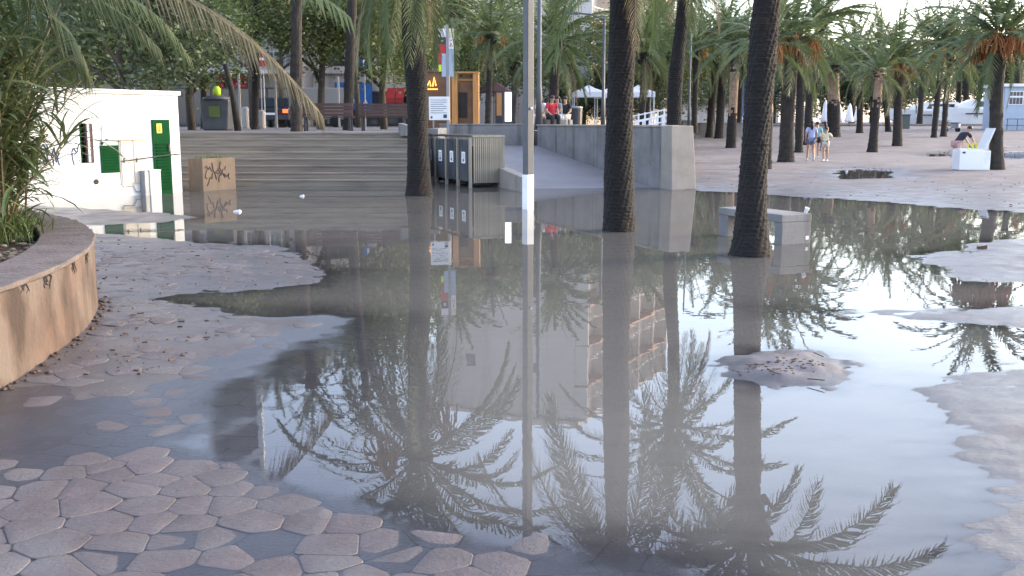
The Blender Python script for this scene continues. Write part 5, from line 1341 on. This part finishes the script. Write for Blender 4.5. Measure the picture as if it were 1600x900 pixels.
def parasol_open(label, px, Y, col): 
    o = thing('cafe_parasol', label, 'parasol', (at_y(px, 190, Y).x, Y, TZ)); MB().tube([(0, 0, 0), (0, 0, 2.5)], .03, 6).build('pole', M['dark_metal'], o); MB().lathe([(1.2, 1.95), (1.2, 2.0), (.02, 2.6), (.0, 2.6)], 8).build('canopy', M[col], o)
parasol_open('dark red open parasol behind the orange poster panel', 772, 60, 'maroon')
parasol_open('dusky red open parasol left of the white gazebos', 893, 72, 'maroon')

def gazebo(label, px, Y, w):
    o = thing('gazebo', label, 'gazebo', (at_y(px, 190, Y).x, Y, TZ), 0, 'white gazebos on the terrace')
    for a in (-1, 1):
        for b in (-1, 1): MB().lo(a * w / 2 - .03, a * w / 2 + .03, b * w / 2 - .03, b * w / 2 + .03, 0, 2.0).build('leg', M['white_paint'], o)
    m = MB(); h = w / 2 + .06
    m.add([(-h, -h, 1.72), (h, -h, 1.72), (h, h, 1.72), (-h, h, 1.72), (-h, -h, 2.02), (h, -h, 2.02), (h, h, 2.02), (-h, h, 2.02), (-h * .35, -h * .35, 2.26), (h * .35, -h * .35, 2.26), (h * .35, h * .35, 2.26), (-h * .35, h * .35, 2.26), (0, 0, 2.46)],
          [(0, 1, 5, 4), (1, 2, 6, 5), (2, 3, 7, 6), (3, 0, 4, 7), (4, 5, 9, 8), (5, 6, 10, 9), (6, 7, 11, 10), (7, 4, 8, 11), (8, 9, 12), (9, 10, 12), (10, 11, 12), (11, 8, 12)]); m.build('canopy', M['tent'], o)
gazebo('white gazebo left of the dark middle palm', 919, 62, 1.8)
gazebo('white gazebo mostly behind the dark middle palm', 955, 64, 1.9)
gazebo('white gazebo just right of the dark middle palm', 996, 62, 1.7)
wb = thing('waste_bin', 'dark round waste bin on the terrace left of the gazebos', 'bin', (at_y(900, 190, 46).x, 46, TZ)); MB().lathe([(.2, 0), (.26, .1), (.28, .85), (.24, .9)], 14).build('body', M['dark_metal'], wb); MB().lathe([(.29, .88), (.29, .94), (.2, .97)], 14).build('rim', M['grey_metal'], wb)

rl = thing('stair_rail', 'white stepped metal railing above the long wall', 'railing', (at_y(984, 190, 40).x, 40, TZ))
wr = at_y(1046, 190, 40).x - rl.location.x
for row, (yy, za, zb) in enumerate(((0, -.12, .22), (1.4, .12, .42))):
    for k in range(2):
        MB().tube([(0, yy, za + .12 + k * .22), (wr, yy, zb + .12 + k * .22)], .028, 6).build('rail', M['white_paint'], rl)
    for i in range(7):
        x = wr * i / 6; z = za + (zb - za) * i / 6; MB().lo(x - .03, x + .03, yy - .03, yy + .03, -.05 if row == 0 else 0, z + .40).build('post', M['white_paint'], rl)
bp_ = thing('blue_mast', 'blue flag mast behind the peeled pinkish palm', 'mast', (at_y(1157, 190, 92).x, 92, 1.2)); MB().tube([(0, 0, 0), (0, 0, 4.4)], [.16, .12], 8).build('mast', M['blue'], bp_); MB().lo(-.22, .22, -.03, .03, 1.0, 3.9).build('banner', M['blue'], bp_)

# things in front of the shops
db = thing('glass_bank', 'grey recycling container with a lime green top at the head of the steps', 'container', (at_y(341, 190, 36).x, 36, TZ))
m = MB(); m.prism([(-.5, -.4), (.5, -.4), (.5, .4), (-.5, .4)], 0, 1.05); m.v = [(x * (.86 + .14 * z), y, z) for x, y, z in m.v]; m.build('body', M['bin'], db, bevel=.05)
MB().lathe([(.52, 1.05), (.46, 1.14), (.2, 1.2), (0.0, 1.21)], 16).build('lid', M['bin'], db, True)
MB().lathe([(.13, 1.18), (.13, 1.42), (.07, 1.50), (0, 1.51)], 12).build('filling_hood', M['lime'], db, True); MB().lo(-.18, .2, -.46, -.43, .45, .82).build('printed_mark', M['leaf'], db)
def sign_post(name, label, px, Y, z, kind, twin=False):
    o = thing(name, label, 'sign', (at_y(px, 190, Y).x, Y, TZ))
    for x in ((-.07, .07) if twin else (0,)): MB().tube([(x, .04, 0), (x, .04, z + .2)], .025, 6).build('post', M['grey_metal'], o)
    if kind == 'noentry':
        d = MB().lathe([(.36, 0), (.36, .03)], 20).build('disc', M['red'], o); d.matrix_local = Matrix.Translation((0, 0, z)) @ Matrix.Rotation(R(90), 4, 'X')
        MB().lo(-.25, .25, -.045, -.032, z - .06, z + .06).build('bar', M['paper'], o)
    elif kind == 'round':
        d = MB().lathe([(.30, 0), (.30, .03)], 20).build('disc', M['blue'], o); d.matrix_local = Matrix.Translation((0, 0, z)) @ Matrix.Rotation(R(90), 4, 'X')
        MB().lo(-.05, .05, -.045, -.032, z - .18, z + .2).build('arrow', M['paper'], o)
sign_post('no_entry_sign', 'red no entry sign with white bar on twin posts before the shops', 412, 50, 3.25, 'noentry', True)
sign_post('traffic_sign', 'round blue traffic sign on a thin white post behind the benches', 571, 48, 3.0, 'round')
for px, Y, lb_, h in ((384, 46, 'first white bollard left of the no entry sign', .95), (409, 45, 'second white bollard under the no entry sign', .8), (376, 46.5, 'tall thin white post before the red shop sign', 2.6), (432, 43, 'thin pale post right of the no entry sign', 2.2), (530, 47, 'first grey column post behind the benches', 2.3), (1084, 70, 'tall pale post on the terrace behind the end pier', 1.5)):
    o = thing('bollard', lb_, 'post', (at_y(px, 190, Y).x, Y, TZ)); r_ = .15 if h < 1.2 else .05
    MB().lathe([(r_ * 1.1, 0), (r_, .1), (r_, h - .06), (r_ * .6, h)], 12).build('shaft', M['cream2'], o, True); MB().lathe([(r_ * 1.05, h * .8), (r_ * 1.05, h * .86)], 12).build('band', M['grey_metal'], o)
# parked dark car seen from behind
cr = thing('parked_car', 'dark car with lit red tail light parked before the shops', 'car', (at_y(438, 190, 53).x, 53, TZ))
prof = [(-2.0, .35), (2.0, .35), (2.05, .75), (1.7, .95), (1.0, 1.02), (.45, 1.45), (-1.2, 1.48), (-1.85, 1.0), (-2.05, .9)]
m = MB(); n = len(prof); vs = []
for s_ in (-.86, .86): vs += [(s_ * (.86 if z > 1.1 else 1), y, z) for y, z in prof]
m.add(vs, [tuple(range(n)), tuple(range(2 * n - 1, n - 1, -1))] + [(i, i + n, (i + 1) % n + n, (i + 1) % n) for i in range(n)]); m.build('body', M['car'], cr, bevel=.05)
MB().add([(-.62, -1.86, 1.02), (.62, -1.86, 1.02), (.56, -1.27, 1.42), (-.56, -1.27, 1.42)], [(0, 1, 2, 3)])
m = MB(); m.add([(-.62, -1.875, 1.02), (.62, -1.875, 1.02), (.56, -1.30, 1.44), (-.56, -1.30, 1.44)], [(0, 1, 2, 3)]); m.build('rear_window', M['glass'], cr)
for s_ in (-1, 1):
    MB().lo(s_ * .72 - .12, s_ * .72 + .12, -2.1, -2.02, .72, .90).build('tail_light', M['tail'], cr)
    for y in (-1.3, 1.3):
        w = MB().lathe([(.2, -.1), (.31, -.1), (.33, 0), (.31, .1), (.2, .1)], 18).build('wheel', M['rubber'], cr, True); w.matrix_local = Matrix.Translation((s_ * .8, y, .32)) @ Matrix.Rotation(R(90), 4, 'Y')
        MB().lathe([(.19, -.11), (.19, .11)], 14).build('rim', M['grey_metal'], w)
MB().lo(-.9, .9, -2.12, -2.0, .38, .6).build('bumper', M['dark_metal'], cr, bevel=.03); MB().lo(-.26, .26, -2.125, -2.121, .62, .73).build('number_plate', M['paper'], cr)
va = thing('delivery_van', 'light grey van half hidden behind the dry frond before the shops', 'van', (at_y(498, 190, 56).x, 56, TZ))
MB().lo(-1.5, 1.5, 0, 1.9, .4, 2.1).build('cargo_body', M['cream2'], va, bevel=.08); MB().lo(-2.4, -1.5, .05, 1.85, .4, 1.5).build('cab', M['cream2'], va, bevel=.12); MB().lo(-2.3, -1.6, .02, .045, 1.0, 1.4).build('side_window', M['glass'], va)
for x in (-1.9, .9):
    w = MB().lathe([(.2, -.1), (.31, -.1), (.33, 0), (.31, .1), (.2, .1)], 18).build('wheel', M['rubber'], va, True); w.matrix_local = Matrix.Translation((x, .08, .32)) @ Matrix.Rotation(R(90), 4, 'X')

# ------------------------------------------------------------------ right background: parasols, boats, pavilion
for px, Y, h, lb_ in ((1249, 104, 2.5, 'closed white parasol left of the leaning dark palm'), (1259, 106, 2.3, 'closed white parasol second from left'), (1289, 103, 2.7, 'closed pale parasol left of the stout pruned palm'), (1311, 106, 2.4, 'closed parasol just right of the stout pruned palm'), (1327, 104, 2.4, 'closed white parasol in the clear gap between palms'), (1340, 106, 2.3, 'closed greyish parasol behind the slim palm')):
    o = thing('closed_parasol', lb_, 'parasol', (at_y(px, 190, Y).x, Y, 1.1), 0, 'closed parasols on the promenade'); MB().tube([(0, 0, 0), (0, 0, h)], .03, 6).build('pole', M['dark_metal'], o)
    m = MB(); m.lathe([(.36, .55), (.42, .75), (.30, 1.3), (.16, h - .3), (.03, h), (.0, h + .02)], 9); m.v = [(x * (1 + .18 * math.sin(3 * math.atan2(y, x))), y * (1 + .18 * math.sin(3 * math.atan2(y, x))), z) for x, y, z in m.v]; m.build('canopy', M['tent'], o, True)
def boat(label, px, Y, L, H, flip):
    o = thing('motor_boat', label, 'boat', (at_y(px, 190, Y).x, Y, .95), 0 if not flip else math.pi, 'white boats laid up beyond the palms')
    secs = []; n = 9
    for i in range(n):
        t = i / (n - 1); x = -L / 2 + t * L; w = 1.25 * (1 - max(0, (t - .45) / .55) ** 2.2) + .02; zk = .15 + .9 * max(0, (t - .7) / .3) ** 2; zs = H * (.62 + .25 * t)
        secs.append([(x, 0, zk), (x, -w * .7, zk + .35), (x + .15 * t, -w, zs), (x + .15 * t, w, zs), (x, w * .7, zk + .35)])
    vs = [p for s in secs for p in s]; fs = []
    for i in range(n - 1):
        for k in range(5): fs.append((i * 5 + k, i * 5 + (k + 1) % 5, i * 5 + 5 + (k + 1) % 5, i * 5 + 5 + k))
    fs += [(0, 1, 2, 3, 4), tuple((n - 1) * 5 + k for k in (4, 3, 2, 1, 0))]
    m = MB(); m.add(vs, fs); m.build('hull', M['boat'], o)
    m = MB(); m.prism([(-L * .3, -.85), (L * .1, -.85), (L * .25, -.3), (L * .25, .3), (L * .1, .85), (-L * .3, .85)], H * .72, [H * 1.12, H * 1.12, H * .9, H * .9, H * 1.12, H * 1.12]); c = m.build('cabin', M['boat'], o, bevel=.04)
    for s_ in (-1, 1): m = MB(); m.add([(-L * .25, s_ * .875, H * .84), (L * .08, s_ * .875, H * .84), (L * .05, s_ * .875, H * 1.04), (-L * .25, s_ * .875, H * 1.04)], [(0, 1, 2, 3)]); m.build('cabin_window', M['glass'], c)
    for x in (-L * .3, L * .2): MB().lo(x - .12, x + .12, -.6, .6, -.1, .32).build('cradle', M['dark_metal'], o)
    for s_ in (-1, 1): MB().lo(-L * .45, L * .2, s_ * 1.27 - .01, s_ * 1.27 + .01, H * .55, H * .6).build('stripe', M['dark_metal'], o)
boat('long white motor boat behind the leaning pair of thin palms', 1452, 112, 9.0, 2.5, True)
boat('white motor boat with pointed bow behind the thin palms at right', 1528, 108, 9.5, 2.7, True)
gb = thing('harbour_bin', 'dark green bin beside the boats', 'bin', (at_y(1413, 190, 96).x, 96, .95)); MB().lo(-.4, .4, -.4, .4, 0, 1.3).build('body', M['shutter'], gb, bevel=.06); MB().lo(-.43, .43, -.43, .43, 1.3, 1.42).build('lid', M['dark_metal'], gb, bevel=.03)
pv = thing('pavilion', 'pale blue pavilion with a paned window at the right edge', 'building', (at_y(1567, 190, 92).x, 92, .85))
MB().lo(0, 5, 0, 4, 0, 3.9).build('wall', M['blue_light'], pv); MB().lo(-.25, 5.25, -.25, 4.25, 3.9, 4.15).build('roof', M['white_paint'], pv)
w = MB().lo(.35, 1.65, -.04, -.002, 2.3, 3.5).build('window', M['white_paint'], pv)
for i in range(4):
    for j in range(2): MB().lo(.42 + i * .3, .67 + i * .3, -.06, -.042, 2.38 + j * .72, 2.94 + j * .5).build('pane', M['glass'], w)
for i in range(6): MB().lo(.1 + i * .9, .14 + i * .9, -.6, -.56, 0, 1.1).build('fence_post', M['dark_metal'], pv)
MB().lo(0, 4.8, -.6, -.56, 1.05, 1.1).build('fence_rail', M['dark_metal'], pv); MB().lo(0, 4.8, -.6, -.56, .5, .55).build('fence_rail', M['dark_metal'], pv)
mb_ = thing('scooter', 'parked scooter standing before the boats', 'scooter', (at_y(1488, 190, 88).x, 88, .78), .5)
for y in (-.6, .6):
    w = MB().lathe([(.16, -.05), (.24, -.05), (.26, 0), (.24, .05), (.16, .05)], 14).build('wheel', M['rubber'], mb_, True); w.matrix_local = Matrix.Translation((0, y, .26)) @ Matrix.Rotation(R(90), 4, 'Y')
m = MB(); m.prism([(-.15, -.75), (.15, -.75), (.15, .0), (-.15, .0)], .35, [.75, .75, .7, .7]); m.lo(-.16, .16, 0, .35, .28, .36); m.build('body', M['grey_metal'], mb_, bevel=.04)
m = MB(); m.tube([(0, .62, .26), (0, .42, 1.0)], .04, 6); m.tube([(-.3, .40, 1.0), (.3, .40, 1.0)], .02, 6); m.build('handlebar', M['dark_metal'], mb_); MB().lo(-.15, .15, -.7, .05, .75, .84).build('saddle', M['rubber'], mb_, bevel=.03)

bpy.data.scenes.remove(TMP)
